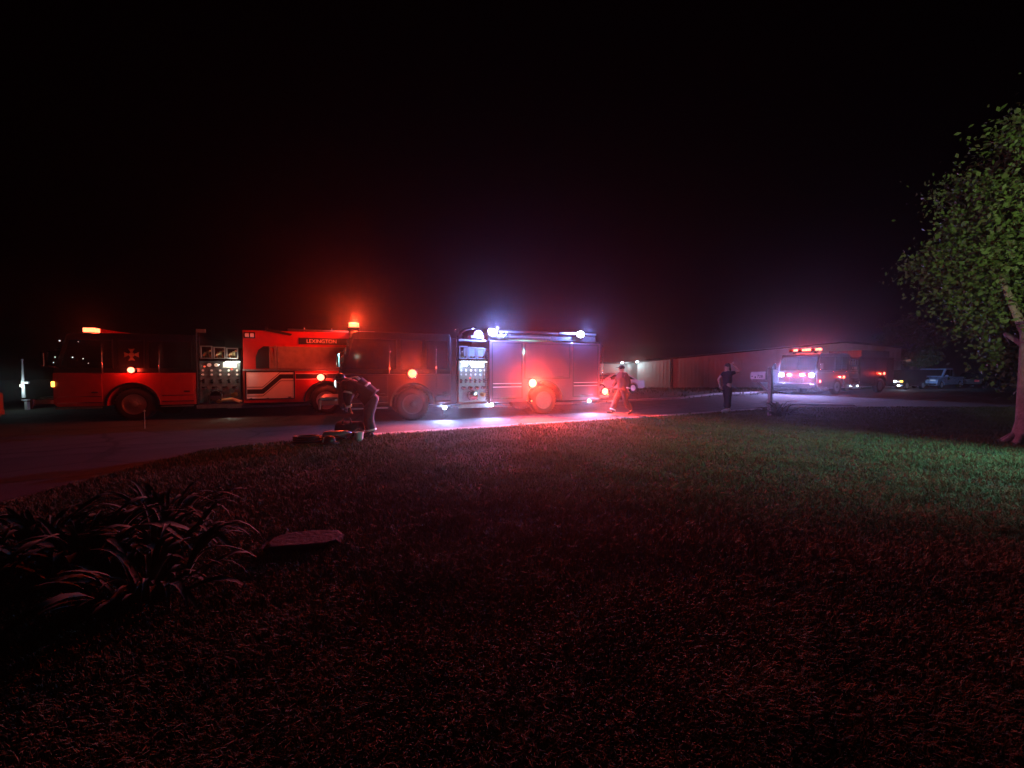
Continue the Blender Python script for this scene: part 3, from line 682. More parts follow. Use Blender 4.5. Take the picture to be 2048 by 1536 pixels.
# ------------------------------------------------------------------ parked vehicles
def car(name, label, loc, rot, paint, style='sedan', lamps=()):
    """local x from front (0) to back, y away from the camera side, z up"""
    t = thing(name, label, {'pickup': 'pickup', 'suv': 'car', 'sedan': 'car'}[style], loc, rot, None)
    w = 1.82 if style != 'pickup' else 1.95
    if style == 'pickup': L, wb, of, hb, hr = 5.6, 3.6, .95, 1.08, 1.85
    elif style == 'suv': L, wb, of, hb, hr = 4.7, 2.75, .9, 1.02, 1.72
    else: L, wb, of, hb, hr = 4.7, 2.75, .95, .92, 1.44
    ar = .40; z0 = .3
    a1 = list(reversed(arc(of, .34, ar, 0, 180, 10))); a2 = list(reversed(arc(of+wb, .34, ar, 0, 180, 10)))
    poly = [(.0, .42), (.12, z0), (of-ar, z0)] + a1 + [(of+ar, z0), (of+wb-ar, z0)] + a2 + [(of+wb+ar, z0), (L-.1, z0), (L, .45), (L, hb-.05), (L-.06, hb), (1.25, hb), (.5, hb-.12), (.08, hb-.26)]
    m = MB(); m.prism(poly, 0, w); part('body', m, paint, t, bevel=.05)
    if style == 'pickup': gh = [(1.3, hb), (1.95, hr-.03), (2.2, hr), (3.3, hr), (3.5, hb)]
    elif style == 'suv': gh = [(1.15, hb), (1.8, hr-.05), (2.1, hr), (4.3, hr-.04), (4.62, hb)]
    else: gh = [(1.2, hb), (1.95, hr-.05), (2.3, hr), (3.3, hr-.02), (4.2, hb)]
    m = MB(); m.prism(gh, .12, w-.12); part('cabin', m, paint, t, bevel=.06)
    x = (gh[0][0]+.22, gh[-1][0]-.25)
    for y in ((.105, .119), (w-.119, w-.105)):
        c = (gh[1][0]+gh[-2][0])/2+.1
        for (p, q, r_, s) in ((x[0]+.05, c-.04, c-.04, gh[1][0]+.12), (c+.04, x[1]-.02, gh[-2][0]-.1, c+.04)):
            m = MB(); m.prism([(p, hb+.05), (q, hb+.05), (r_, hr-.12), (s, hr-.12)], *y); part('window', m, 'glass', t)
    def slope(i0, i1, nm, off):
        (xa, za), (xb, zb) = gh[i0], gh[i1]
        pa = Vector((xa, za)).lerp(Vector((xb, zb)), .12); pb = Vector((xa, za)).lerp(Vector((xb, zb)), .88)
        m = MB(); m.add([(pa.x+off, .22, pa.y), (pa.x+off, w-.22, pa.y), (pb.x+off, w-.24, pb.y), (pb.x+off, .24, pb.y), (pa.x-off*.5, .22, pa.y-.02), (pa.x-off*.5, w-.22, pa.y-.02), (pb.x-off*.5, w-.24, pb.y-.02), (pb.x-off*.5, .24, pb.y-.02)],
                        [(0,1,2,3),(0,4,5,1),(1,5,6,2),(2,6,7,3),(3,7,4,0)]); part(nm, m, 'glass', t)
    slope(0, 1, 'windscreen', -.02); slope(len(gh)-1, len(gh)-2, 'rear_window', .02)
    ty = MB(); ty.lathe_y([(.20, .02), (.24, 0), (.31, 0), (.34, .03), (.34, .17), (.31, .2), (.2, .2)], (0, 0, 0), 20); tme = ty.mesh('tyre')
    rm = MB(); rm.lathe_y([(.215, .01), (.22, -.004), (.2, .0), (.19, .06), (.06, .05), (.055, .01)], (0, 0, 0), 20)
    for k in range(5):
        a = 2*PI*k/5; rm.tube([(.05*math.cos(a), .03, .05*math.sin(a)), (.2*math.cos(a), .012, .2*math.sin(a))], .022, 5)
    rme = rm.mesh('rim')
    for xx in (of, of+wb):
        for near in (True, False):
            o = link('wheel', tme, 'tyre', t, smooth='auto', loc=(xx, .02 if near else w-.22, .34))
            r_ = link('rim', rme, 'steel', o, loc=(0, 0, 0) if near else (0, .2, 0))
            if not near: r_.rotation_euler = (0, 0, PI)
    for y in (.12, w-.47):
        m = MB(); m.box(-.015, .1, y, y+.35, hb-.38, hb-.24); part('headlight', m, 'lamp_off', t, bevel=.02)
        m = MB(); m.box(L-.06, L+.015, y, y+.3, hb-.32, hb-.12); part('tail_light', m, 'redlens', t, bevel=.02)
    m = MB(); m.box(-.06, .05, .05, w-.05, .36, .5); m.box(L-.05, L+.06, .05, w-.05, .38, .52); part('bumper', m, 'chrome' if style == 'pickup' else paint, t, bevel=.02)
    for x0 in (gh[1][0]+.55, gh[-2][0]-.4):
        m = MB(); m.box(x0, x0+.16, -.02, -.001, hb-.14, hb-.11); part('door_handle', m, 'chrome', t)
    m = MB(); m.box(1.45, 1.62, -.16, -.0, hb+.02, hb+.16); part('mirror', m, paint, t, bevel=.02)
    m = MB(); m.box(of+ar+.08, of+wb-ar-.08, -.03, -.001, .31, .37); part('sill_trim', m, 'chrome', t)
    return t
def on_c_line(tt, w): return (20.1+.917*tt-.399*w, 25.1+.399*tt+.917*w, 0)
car('pickup', 'pale blue pickup parked behind the farthest fire engine, its side lit white', on_c_line(19.6, 1.2), TC, 'blue_paint', 'pickup')
sv = car('parked_car', 'dark sport utility car with amber lamp between the far engine and the blue pickup', on_c_line(14.6, 1.6), TC, 'dark_paint', 'suv')
m = MB(); m.box(-.03, .06, -.02, .14, .66, .80); part('turn_signal', m, 'e_amber', sv); point(sv, (-.15, -.15, .74), (1, .5, .06), 8)
for y_, z_ in ((.1, .36), (.35, .72), (1.45, .72)):
    m = MB(); m.ell((-.07, y_+.1, z_), (.04, .09, .07), 10, 6); part('fog_lamp', m, 'e_white', sv, smooth=True)
point(sv, (-.3, -.1, .4), WHITE, 25)
dc = thing('x', 'x', 'x'); bpy.data.objects.remove(dc)
pz = on_c_line(29.3, 0)
dc = car('parked_car', 'dark sedan with a red tail light parked at far right behind the tree trunk', (pz[0]-1.82*math.sin(TC)*1, pz[1]+1.82*math.cos(TC), 0), TC+PI, 'dark_paint', 'sedan')
car('parked_car', 'pale car parked behind the walking firefighter near the building', (5.6, 27.5, 0), R(20), 'pale_paint', 'sedan')
car('parked_car', 'maroon car at the left edge, only the tip of its tail showing', (-18.68, 8.35, 0), R(8), 'maroon_paint', 'suv')

# ------------------------------------------------------------------ people
def skin_mesh(nodes, edges, root, sub=2, extra=None, name='body'):
    names = list(nodes); idx = {k: i for i, k in enumerate(names)}
    me = bpy.data.meshes.new('tmp'); me.from_pydata([nodes[k][:3] for k in names], [(idx[a], idx[b]) for a, b in edges], [])
    o = bpy.data.objects.new('tmp', me); C.objects.link(o)
    o.modifiers.new('skin', 'SKIN'); ms = o.modifiers.new('sub', 'SUBSURF'); ms.levels = sub; ms.render_levels = sub
    sk = me.skin_vertices[0].data
    for k in names:
        r = nodes[k][3]; sk[idx[k]].radius = (r, r) if not isinstance(r, tuple) else r
        sk[idx[k]].use_root = (k == root)
    dg = bpy.context.evaluated_depsgraph_get(); dg.update()
    out = bpy.data.meshes.new_from_object(o.evaluated_get(dg)); out.name = name
    bpy.data.objects.remove(o)
    if extra:
        bm = bmesh.new(); bm.from_mesh(out); e = extra.mesh('e'); bm.from_mesh(e); bm.to_mesh(out); bm.free()
    out.polygons.foreach_set('use_smooth', [True]*len(out.polygons))
    return out
def hand_geo(mb, wrist, tip_dir, side, k=1.0):
    """palm with four unequal curled fingers and a thumb leaving its side"""
    w = Vector(wrist); d = Vector(tip_dir).normalized(); s = Vector(side); s = (s-d*s.dot(d)).normalized(); nrm = d.cross(s)
    mb.tube([w-d*.02, w+d*.03*k, w+d*.085*k], [.024*k, .034*k, .036*k], 8)
    for i, (ln, off) in enumerate(((.07, -.03), (.08, -.01), (.075, .01), (.058, .03))):
        b = w+d*.08*k+s*off*k; mb.tube([b, b+(d*.6+nrm*.25)*ln*.6*k, b+(d*.75+nrm*.75)*ln*.9*k], [.010*k, .009*k, .007*k], 6)
    b = w+d*.025*k-s*.03*k; mb.tube([b, b+(d*.5-s*.7)*.04*k, b+(d*.9-s*.6)*.065*k], [.012*k, .011*k, .008*k], 6)
def head_geo(mb, hc, f, k=1.0, up=Vector((0, 0, 1))):
    """face features on a head centred at hc looking along f"""
    hc = Vector(hc); f = Vector(f).normalized(); s = up.cross(f).normalized(); u = f.cross(s)
    mb.tube([hc+f*.088+u*.02, hc+f*.115-u*.025, hc+f*.09-u*.035], [.008, .016, .012], 6)
    mb.tube([hc+f*.088-u*.06-s*.022, hc+f*.094-u*.062, hc+f*.088-u*.06+s*.022], [.004, .008, .004], 5)
    for q in (-1, 1):
        mb.ell(hc+f*.082+s*q*.032+u*.012, (.012, .012, .010), 8, 5)
        mb.ell(hc+s*q*.078-u*.01, (.018, .016, .03), 8, 5)
def person(label, loc, rot, J, clothes, hat=None, face=(-1, 0, 0), mats=None, gloves=True, sc=1.0, headup=(0, 0, 1)):
    p = thing('person', label, 'person', loc, rot); p.scale = (sc,)*3
    rad = dict(pel=.115, bel=.115, che=.125, neck=.052, skull=.088, crown=.075, shL=.062, shR=.062, elL=.042, elR=.042, wrL=.028, wrR=.028,
               hipL=.085, hipR=.085, knL=.055, knR=.055, anL=.038, anR=.038, toeL=.032, toeR=.032)
    E = [('pel','bel'),('bel','che'),('che','neck'),('neck','skull'),('skull','crown'),('che','shL'),('che','shR'),('shL','elL'),('shR','elR'),('elL','wrL'),('elR','wrR'),
         ('pel','hipL'),('pel','hipR'),('hipL','knL'),('hipR','knR'),('knL','anL'),('knR','anR'),('anL','toeL'),('anR','toeR')]
    nd = {k: (*J[k], rad[k]) for k in rad}
    ex = MB(); head_geo(ex, Vector(J['skull']).lerp(Vector(J['crown']), .35), face, up=Vector(headup))
    for q in 'LR': 
        d = Vector(J['wr'+q])-Vector(J['el'+q])
        if not gloves: hand_geo(ex, J['wr'+q], d, (0, 1, 0) if abs(d.normalized().y) < .8 else (1, 0, 0))
    link('body', skin_mesh(nd, E, 'pel', 2, ex), 'skin', p)
    if gloves:
        for q in 'LR':
            g_ = MB(); d = Vector(J['wr'+q])-Vector(J['el'+q]); hand_geo(g_, J['wr'+q], d, (0, 1, 0), 1.15); part('glove', g_, 'boot', p, smooth=True)
    jr = clothes.get('jacket_r', 1.25)
    K = ['bel', 'pel', 'che', 'shL', 'shR', 'elL', 'elR']; EE = [e for e in E if e[0] in K and e[1] in K]
    nj = {k: (*J[k], rad[k]*jr + .012) for k in K}
    nj['col'] = (*Vector(J['che']).lerp(Vector(J['neck']), .75), .075); EE.append(('che', 'col'))
    if clothes.get('long', True):
        for q in 'LR': nj['cu'+q] = (*Vector(J['el'+q]).lerp(Vector(J['wr'+q]), .93), .05); EE.append(('el'+q, 'cu'+q))
    else:
        for q in 'LR':
            nj['el'+q] = (*Vector(J['sh'+q]).lerp(Vector(J['el'+q]), .55), .062)
    link('jacket' if clothes.get('long', True) else 'shirt', skin_mesh(nj, EE, 'bel', 2, None, 'jacket'), clothes['top'], p)
    tr = clothes.get('trouser_r', 1.3)
    nt = {'wst': (*Vector(J['pel']).lerp(Vector(J['bel']), .55), .14)}
    for k in ('pel', 'hipL', 'hipR', 'knL', 'knR'): nt[k] = (*J[k], rad[k]*tr+.01)
    for q in 'LR': nt['an'+q] = (*Vector(J['kn'+q]).lerp(Vector(J['an'+q]), clothes.get('leg', .95)), clothes.get('hem', .075))
    link('trousers', skin_mesh(nt, [('wst','pel'),('pel','hipL'),('pel','hipR'),('hipL','knL'),('hipR','knR'),('knL','anL'),('knR','anR')], 'pel', 2, None, 'trousers'), clothes['legs'], p)
    for q in 'LR':
        sk_ = clothes.get('shoe_k', 1); a, tt = Vector(J['an'+q]), Vector(J['toe'+q]); d = (tt-a); d.z *= .4
        b = {'a': (a.x, a.y, a.z+.06, .055*sk_), 'h': (a.x-d.x*.12, a.y, a.z-.035, .05*sk_), 'm': (*(a.lerp(tt, .55)), .05*sk_), 't': (tt.x+d.x*.15, tt.y, tt.z-.005, .04*sk_)}
        link('shoe', skin_mesh(b, [('a','h'),('h','m'),('m','t')], 'a', 2, None, 'shoe'), clothes.get('shoe', 'boot'), p)
    return p
def band(p, a, b, f, r, m='reflect', wd=.045, name='reflective_band'):
    a, b = Vector(a), Vector(b); d = (b-a).normalized(); c = a.lerp(b, f)
    part(name, MB().tube([c-d*wd/2, c+d*wd/2], r, 16), m, p, smooth=True)
# -- firefighter bending over the gear, facing left
J = dict(pel=(.04, 0, .98), bel=(-.12, 0, 1.12), che=(-.33, 0, 1.30), neck=(-.50, 0, 1.39), skull=(-.62, 0, 1.40), crown=(-.70, 0, 1.46),
         shL=(-.42, -.19, 1.28), shR=(-.42, .19, 1.28), elL=(-.47, -.25, .98), elR=(-.50, .22, .99), wrL=(-.44, -.17, .74), wrR=(-.55, .12, .74),
         hipL=(.05, -.11, .92), hipR=(.03, .11, .92), knL=(-.01, -.15, .50), knR=(-.08, .15, .50), anL=(.06, -.17, .10), anR=(-.02, .17, .10), toeL=(-.10, -.19, .045), toeR=(-.19, .2, .045))
f1 = person('firefighter in dark turnout coat bending over gear at the edge of the lawn', (-3.42, 9.25, 0), R(12), J, dict(top='coat', legs='denim', jacket_r=2.0, trouser_r=1.9, hem=.125), face=(-.75, 0, -.65), headup=(-.65, 0, .75))
band(f1, J['bel'], J['che'], .15, .24); band(f1, J['shL'], J['elL'], .6, .105); band(f1, J['elL'], J['wrL'], .8, .075); band(f1, J['shR'], J['elR'], .6, .105)
band(f1, J['knL'], J['anL'], .75, .126); band(f1, J['knR'], J['anR'], .75, .126)
hm = MB(); hc = Vector((-.665, 0, 1.445)); hm.ell(hc, (.125, .115, .11), 16, 8); hm.lathe_z([(.12, -.05), (.165, -.06), (.168, -.045), (.12, -.03)], hc+Vector((-.01, 0, .01)), 18); part('helmet', hm, 'helmet', f1, smooth=True)
sb = MB(); sb.tube([(-.12, -.13, 1.31), (-.3, -.14, 1.46), (-.44, -.12, 1.44), (-.46, -.12, 1.28)], .018, 6); sb.tube([(-.12, .13, 1.31), (-.3, .14, 1.46), (-.44, .12, 1.44), (-.46, .12, 1.28)], .018, 6); part('braces', sb, 'reflect', f1, smooth=True)
# -- firefighter walking left
J = dict(pel=(0, 0, .95), bel=(-.01, 0, 1.10), che=(-.03, 0, 1.33), neck=(-.05, 0, 1.50), skull=(-.065, 0, 1.60), crown=(-.06, 0, 1.68),
         shL=(-.02, -.19, 1.40), shR=(-.04, .19, 1.40), elL=(.10, -.26, 1.14), elR=(-.16, .24, 1.15), wrL=(.05, -.25, .90), wrR=(-.32, .2, .96),
         hipL=(.0, -.1, .90), hipR=(0, .1, .90), knL=(.02, -.12, .50), knR=(-.20, .11, .52), anL=(.26, -.12, .16), anR=(-.36, .11, .11), toeL=(.14, -.13, .045), toeR=(-.52, .12, .10))
f2 = person('person in loose work clothes and cap walking left behind the middle engine', (4.03, 13.95, 0), R(10), J, dict(top='redcoat', legs='redcoat', jacket_r=1.65, trouser_r=1.65, hem=.105), face=(-1, 0, -.05), sc=1.04)
hm = MB(); hm.ell((-.06, 0, 1.66), (.108, .10, .085), 14, 8); hm.prism([(-.24, 1.655), (-.13, 1.64), (-.13, 1.66), (-.24, 1.668)], -.07, .07); part('cap', hm, 'navy', f2, smooth=True)
band(f2, J['knR'], J['anR'], .8, .107); band(f2, J['elL'], J['wrL'], .75, .062)
# -- woman watching, hand raised to her head
J = dict(pel=(0, 0, .95), bel=(.01, 0, 1.08), che=(.0, 0, 1.28), neck=(-.01, 0, 1.44), skull=(-.03, 0, 1.53), crown=(-.02, 0, 1.60),
         shL=(.0, -.17, 1.34), shR=(.0, .17, 1.34), elL=(.27, -.24, 1.40), elR=(-.17, .22, 1.12), wrL=(.16, -.11, 1.62), wrR=(-.15, .14, .90),
         hipL=(.0, -.1, .90), hipR=(0, .1, .90), knL=(-.03, -.11, .50), knR=(.07, .11, .5), anL=(-.10, -.11, .09), anR=(.14, .11, .09), toeL=(-.26, -.12, .04), toeR=(-.02, .12, .04))
f3 = person('person in dark top and wide trousers with white shoes, one hand raised to the head', (8.25, 14.75, 0), R(8), J, dict(top='navy', legs='navy', jacket_r=1.08, trouser_r=1.45, hem=.15, leg=.86, shoe_k=1.5, shoe='white', long=False), face=(-1, -.15, 0), gloves=False, sc=1.13)
h = MB(); h.ell((.01, 0, 1.585), (.105, .098, .105), 14, 8); h.ell((.065, 0, 1.46), (.055, .075, .14), 12, 8); part('hair', h, 'hair', f3, smooth=True)

# ------------------------------------------------------------------ gear on the ground by the bending firefighter
ap_ = thing('air_pack', 'black breathing air pack lying on the grass below the bending firefighter', 'air pack', (-4.0, 8.75, 0), R(25))
m = MB(); m.box(-.28, .28, -.17, .17, .02, .06); m.box(-.25, -.2, -.15, .15, .06, .12); m.box(.15, .2, -.15, .15, .06, .12); part('frame', m, 'boot', ap_, bevel=.01)
m = MB(); m.tube([(-.3, 0, .15), (-.26, 0, .15), (.2, 0, .15), (.26, 0, .15), (.33, 0, .15)], [.03, .085, .085, .06, .025], 14); part('cylinder', m, 'steel', ap_, smooth=True)
m = MB(); m.tube([(-.25, -.14, .08), (-.05, -.3, .16), (.2, -.2, .1)], .02, 6); m.tube([(-.25, .14, .08), (-.05, .3, .12), (.2, .2, .1)], .02, 6); part('strap', m, 'coat', ap_, smooth=True)
m = MB(); m.cyl((.33, 0, .15), (.40, 0, .15), .035, 8); part('valve_knob', m, 'chrome', ap_)
bg = thing('gear_bag', 'dark gear bag standing under the hands of the bending firefighter', 'bag', (-3.93, 9.28, 0), R(-10))
m = MB(); m.tube([(-.3, 0, .2), (-.28, 0, .2), (.28, 0, .2), (.3, 0, .2)], [.14, .19, .19, .14], 14); part('bag_body', m, 'coat', bg, smooth=True)
m = MB(); m.tube([(-.12, -.12, .34), (-.08, -.1, .47), (.08, -.1, .47), (.12, -.12, .34)], .014, 6); part('handle', m, 'navy', bg, smooth=True)
m = MB(); m.lathe_z([(.01, 0), (.03, .005), (.03, .02), (.01, .03)], (-.04, -.17, .32), 10); part('buckle', m, 'chrome', bg); part('buckle', MB().lathe_z([(.01, 0), (.03, .005), (.03, .02), (.01, .03)], (.08, -.16, .34), 10), 'chrome', bg)
hl = thing('fire_helmet', 'shiny dark helmet lying on the grass in front of the gear', 'helmet', (-3.97, 8.32, 0), R(40))
m = MB(); m.lathe_z([(.13, .04), (.135, .08), (.12, .14), (.08, .185), (.02, .2)], (0, 0, 0), 18); part('shell', m, 'helmet', hl, smooth=True)
m = MB(); m.lathe_z([(.12, .045), (.18, .02), (.185, .032), (.13, .06)], (.02, 0, 0), 20); part('brim', m, 'helmet', hl, smooth=True)
m = MB(); m.prism([(-.15, .06), (-.13, .06), (-.11, .16), (-.13, .16)], -.04, .04); part('badge', m, 'gold', hl)
bk = thing('bucket', 'small pale bucket beside the gear bag on the grass', 'bucket', (-3.48, 8.72, 0), 0)
m = MB(); m.lathe_z([(.075, 0), (.1, .2), (.105, .2), (.105, .215), (.092, .215), (.07, .02)], (0, 0, 0), 18); part('pail', m, 'white', bk, smooth='auto')
m = MB(); m.tube([(.1*math.cos(a), .0, .21+.09*math.sin(a)) for a in np.linspace(0, PI, 9)], .005, 5); part('handle', m, 'chrome', bk)
hz = thing('hose_coil', 'loose coil of dark hose lying left of the gear on the grass', 'hose', (-4.5, 8.45, 0), 0)
m = MB(); m.tube([((.34-.02*math.sin(a*.7))*math.cos(a)*(1-.012*a), .26*math.sin(a)*(1-.012*a), .035+.012*a*.6) for a in np.linspace(0, 6*PI, 60)], .03, 8); part('coil', m, 'boot', hz, smooth=True)
m = MB(); m.cyl((.33, -.05, .06), (.48, -.16, .05), .04, 10); part('coupling', m, 'chrome', hz)

# ------------------------------------------------------------------ mailbox
mb_ = thing('mailbox', 'pale mailbox with house number on a timber post with a diagonal brace', 'mailbox', (9.23, 13.75, 0), R(-65))
m = MB(); m.box(-.055, .055, -.055, .055, 0, 1.68); m.prism([(-.07, 1.68), (.07, 1.68), (.0, 1.74)], -.07, .07); part('post', m, 'timber', mb_)
m = MB(); m.box(-.62, -.056, -.05, .05, 1.20, 1.30); part('arm', m, 'timber', mb_)
m = MB(); m.prism([(-.40, 1.199), (-.48, 1.199), (-.056, .80), (-.056, .90)][::-1], -.04, .04); part('brace', m, 'timber', mb_)
mp = [(-.1, 1.302)] 
sec = [(-.095, 1.302), (.095, 1.302), (.095, 1.48)] + [(.095*math.cos(a), 1.48+.095*math.sin(a)) for a in np.linspace(.2, PI-.2, 8)] + [(-.095, 1.48)]
m = MB(); n_ = len(sec)
m.add([(-.66, y, z) for y, z in sec] + [(-.12, y, z) for y, z in sec], [tuple(range(n_)), tuple(range(2*n_-1, n_-1, -1))] + [((i+1) % n_, i, i+n_, (i+1) % n_+n_) for i in range(n_)])
bx = part('box', m, 'mail', mb_)
text(bx, '728', (-.42, -.097, 1.36), .14, 'ink', name='number')
m = MB(); m.box(-.62, -.57, -.108, -.096, 1.39, 1.42); m.box(-.50, -.46, -.106, -.096, 1.34, 1.40); part('flag', m, 'ink', bx)
# long leaved clump round the post
def leaf_mesh(L, droop, wd, seg=7):
    v, f = [], []
    for i in range(seg+1):
        s = i/seg; x = L*s*(1-.25*droop*s); z = L*(.9*s - droop*s*s*1.05); w = wd*math.sin(PI*min(1, .15+s*.85))*(.55+.45*(1-s))+.001
        v += [(x, -w/2, z+w*.18), (x, 0, z), (x, w/2, z+w*.18)]
    for i in range(seg):
        for k in (0, 1): a = i*3+k; f.append((a, a+1, a+4, a+3))
    me = bpy.data.meshes.new('leaf'); me.from_pydata(v, [], f); me.materials.append(M['lily']); me.polygons.foreach_set('use_smooth', [True]*len(f)); return me
LEAVES = [leaf_mesh(.55+.06*k, .55+.11*k, .05+.004*k) for k in range(6)]
def clump(label, x, y, n, sc, spread, group=None, name='strap_leaf_plant', lo=0, hi=6):
    t = thing(name, label, 'plant', (x, y, 0), 0, group)
    for k in range(n):
        o = link('leaf', LEAVES[random.randrange(lo, hi)], None, t)
        a = random.uniform(0, 2*PI); r = random.uniform(0, spread)
        o.location = (r*math.cos(a), r*math.sin(a), 0); o.rotation_euler = (random.uniform(-.3, .3), random.uniform(-.65, .15), a+random.uniform(-.6, .6))
        s = sc*random.uniform(.7, 1.25); o.scale = (s, s*random.uniform(.7, 1.3), s*random.uniform(1.0, 1.4))
    return t
clump('bushy clump of long leaves round the foot of the mailbox post', 9.35, 13.5, 90, 1.15, .22, lo=0, hi=3)
clump('low clump of leaves just right of the mailbox plant', 10.1, 14.0, 30, .6, .12, lo=0, hi=4)

# ------------------------------------------------------------------ foreground plants, slab, stakes
gp = 'long leaved plants in the bed at the left'
clump('strap leaved plant at the right end of the dark flower bed, nearest the stone slab', -3.1, 3.35, 80, .82, .26, gp)
clump('tall strap leaved plant in the flower bed, behind the others towards the driveway', -3.65, 3.95, 70, .95, .28, gp)
clump('strap leaved plant drooping at the front of the flower bed', -2.6, 2.7, 65, .8, .25, gp)
clump('strap leaved plant in the middle of the flower bed', -3.5, 3.1, 75, .9, .28, gp)
clump('strap leaved plant leaning at the left edge of the flower bed', -4.25, 3.4, 60, .95, .26, gp)
m = MB(); pts = [(-.36, -.10), (-.30, -.20), (0, -.22), (.26, -.20), (.36, -.11), (.38, .06), (.31, .2), (.05, .24), (-.25, .22), (-.36, .1)]
k = len(pts); m.add([(x*1.03, y*1.03, 0) for x, y in pts]+[(x, y, .06+random.uniform(-.012, .012)) for x, y in pts]+[(x*.9, y*.88, .08+random.uniform(-.006, .006)) for x, y in pts],
                    [tuple(range(2*k, 3*k))]+[(i, (i+1) % k, (i+1) % k+k, i+k) for i in range(k)]+[(i+k, (i+1) % k+k, (i+1) % k+2*k, i+2*k) for i in range(k)])
sl = part('stone_slab', m, 'stone', None, loc=(-1.9, 3.48, 0), bevel=.015); sl.scale = (.86, .8, .9); sl.rotation_euler = (0, 0, R(12)); tag(sl, 'low flat topped stone slab with a rounded red lit end beside the plants', 'stone')
st = thing('reflector_stake', 'thin stake with a small white reflector in front of the left engine front wheel', 'stake', (-10.15, 10.6, 0))
part('rod', MB().cyl((0, 0, 0), (0, 0, .5), .006, 6), 'white', st)
part('reflector', MB().lathe_y([(.03, 0), (.03, -.012), (.01, -.014)], (0, 0, .5), 10), 'reflect', st)
mp_ = thing('marker_post', 'white marker post standing alone at the far left beyond the nose of the engine', 'post', (-20.2, 15.9, 0))
part('post', MB().tube([(0, 0, .5), (0, 0, 1.2), (0, 0, 2.05)], [.055, .045, .018], 8), 'white', mp_)
part('base', MB().box(-.02+.1, .09+.1, -.05, .05, 0, .33).box(-.05, .2, -.05, .05, .38, .42), 'white', mp_)
part('cap', MB().ell((0, 0, 2.06), (.04, .04, .04), 8, 5), 'white', mp_)
part('reflector', MB().box(-.05, .24, -.03, .03, 1.08, 1.16), 'reflect', mp_)
part('lamp', MB().box(-.03, .03, -.09, -.06, .95, 1.05), 'e_warm', mp_); point(mp_, (.2, -.25, .95), (.7, .95, 1), 12, .05)  # added lamp that brightens the white post
fl = thing('survey_flag', 'tiny white marker flag standing in the lawn in front of the middle engine', 'flag', (.21, 10.3, 0))
part('wire', MB().cyl((0, 0, 0), (0, 0, .2), .003, 5), 'steel', fl); part('flag', MB().box(0, .07, -.002, .002, .15, .2), 'white', fl)

# ------------------------------------------------------------------ trees
def tree(name, label, loc, th, tr, crown_c, crown_r, nleaf, leaf_s, nclump, seed, lean=(0, 0), nlimb=9):
    rs = np.random.default_rng(seed); t = thing(name, label, 'tree', loc)
    top = Vector((lean[0], lean[1], th)); cc = Vector(crown_c)
    tp = [Vector((0, 0, -.05)), Vector((0, 0, .12)), Vector((.02, .0, .5)), Vector((lean[0]*.3, lean[1]*.3, th*.55)), top]
    mb = MB(); mb.tube(tp, [tr*1.75, tr*1.3, tr*1.05, tr*.9, tr*.8], 14)
    for k in range(7):
        a = 2*PI*k/7+rs.uniform(-.2, .2); mb.tube([(tr*.7*math.cos(a), tr*.7*math.sin(a), .25), (tr*1.9*math.cos(a), tr*1.9*math.sin(a), .02), (tr*2.6*math.cos(a), tr*2.6*math.sin(a), -.05)], [tr*.35, tr*.3, tr*.15], 7)
    part('trunk', mb, 'bark', t, smooth=True)
    cl = []
    for k in range(nclump):                      # clump centres over an uneven ellipsoid, mostly towards its skin
        d = rs.normal(size=3); d /= np.linalg.norm(d); r = rs.uniform(.45, 1.0)**.6
        wob = 1+.16*math.sin(3*math.atan2(d[1], d[0])+seed)+.14*math.sin(9*d[2]+seed)
        p = cc+Vector((d[0]*crown_r[0]*r*wob, d[1]*crown_r[1]*r*wob, d[2]*crown_r[2]*r)); cl.append(p)
    for k in range(nlimb):
        p = cl[rs.integers(len(cl))]; mid = top.lerp(p, .5)+Vector((rs.uniform(-.2, .2), rs.uniform(-.2, .2), rs.uniform(-.1, .3)))
        bm_ = MB(); bm_.tube([top-Vector((0, 0, rs.uniform(0, th*.3))), mid, p], [tr*.45, tr*.25, tr*.07], 7); part('limb', bm_, 'bark', t, smooth=True)
    per = nleaf//nclump; V = []
    for p in cl:
        sr = rs.uniform(.22, .66)*crown_r[0]/2.6
        q = rs.normal(size=(per, 3))*np.array([1.05, 1.05, .7])*sr*.62 + np.array(p); V.append(q)
    P_ = np.concatenate(V); n = len(P_)
    ax = rs.normal(size=(n, 3)); ax[:, 2] -= .5; ax /= np.linalg.norm(ax, axis=1)[:, None]
    b2 = np.cross(ax, rs.normal(size=(n, 3))); b2 /= np.linalg.norm(b2, axis=1)[:, None]; nr = np.cross(ax, b2)
    s = rs.uniform(.6, 1.35, n)[:, None]*leaf_s
    V = np.empty((n, 4, 3)); V[:, 0] = P_-ax*s*.55; V[:, 1] = P_+b2*s*.32+nr*s*.1; V[:, 2] = P_+ax*s*.6; V[:, 3] = P_-b2*s*.32+nr*s*.1
    me = bpy.data.meshes.new('crown'); me.vertices.add(n*4); me.vertices.foreach_set('co', V.ravel()); me.loops.add(n*4); me.loops.foreach_set('vertex_index', np.arange(n*4))
    me.polygons.add(n); me.polygons.foreach_set('loop_start', np.arange(n)*4); me.update(calc_edges=True)
    link('crown', me, 'leaf', t)
    return t
tree('shade_tree', 'leafy tree with a thick trunk at the right edge of the lawn', (11.25, 8.35, 0), 2.7, .19, (2.12, .3, 4.7), (2.85, 2.5, 3.2), 230000, .10, 180, 3, (.1, .1))
tree('small_tree', 'dark tree standing beyond the parked vehicles left of the big tree', (42.5, 41, 0), 2.5, .2, (0, 0, 4.6), (3.0, 2.6, 2.5), 9000, .3, 60, 5)

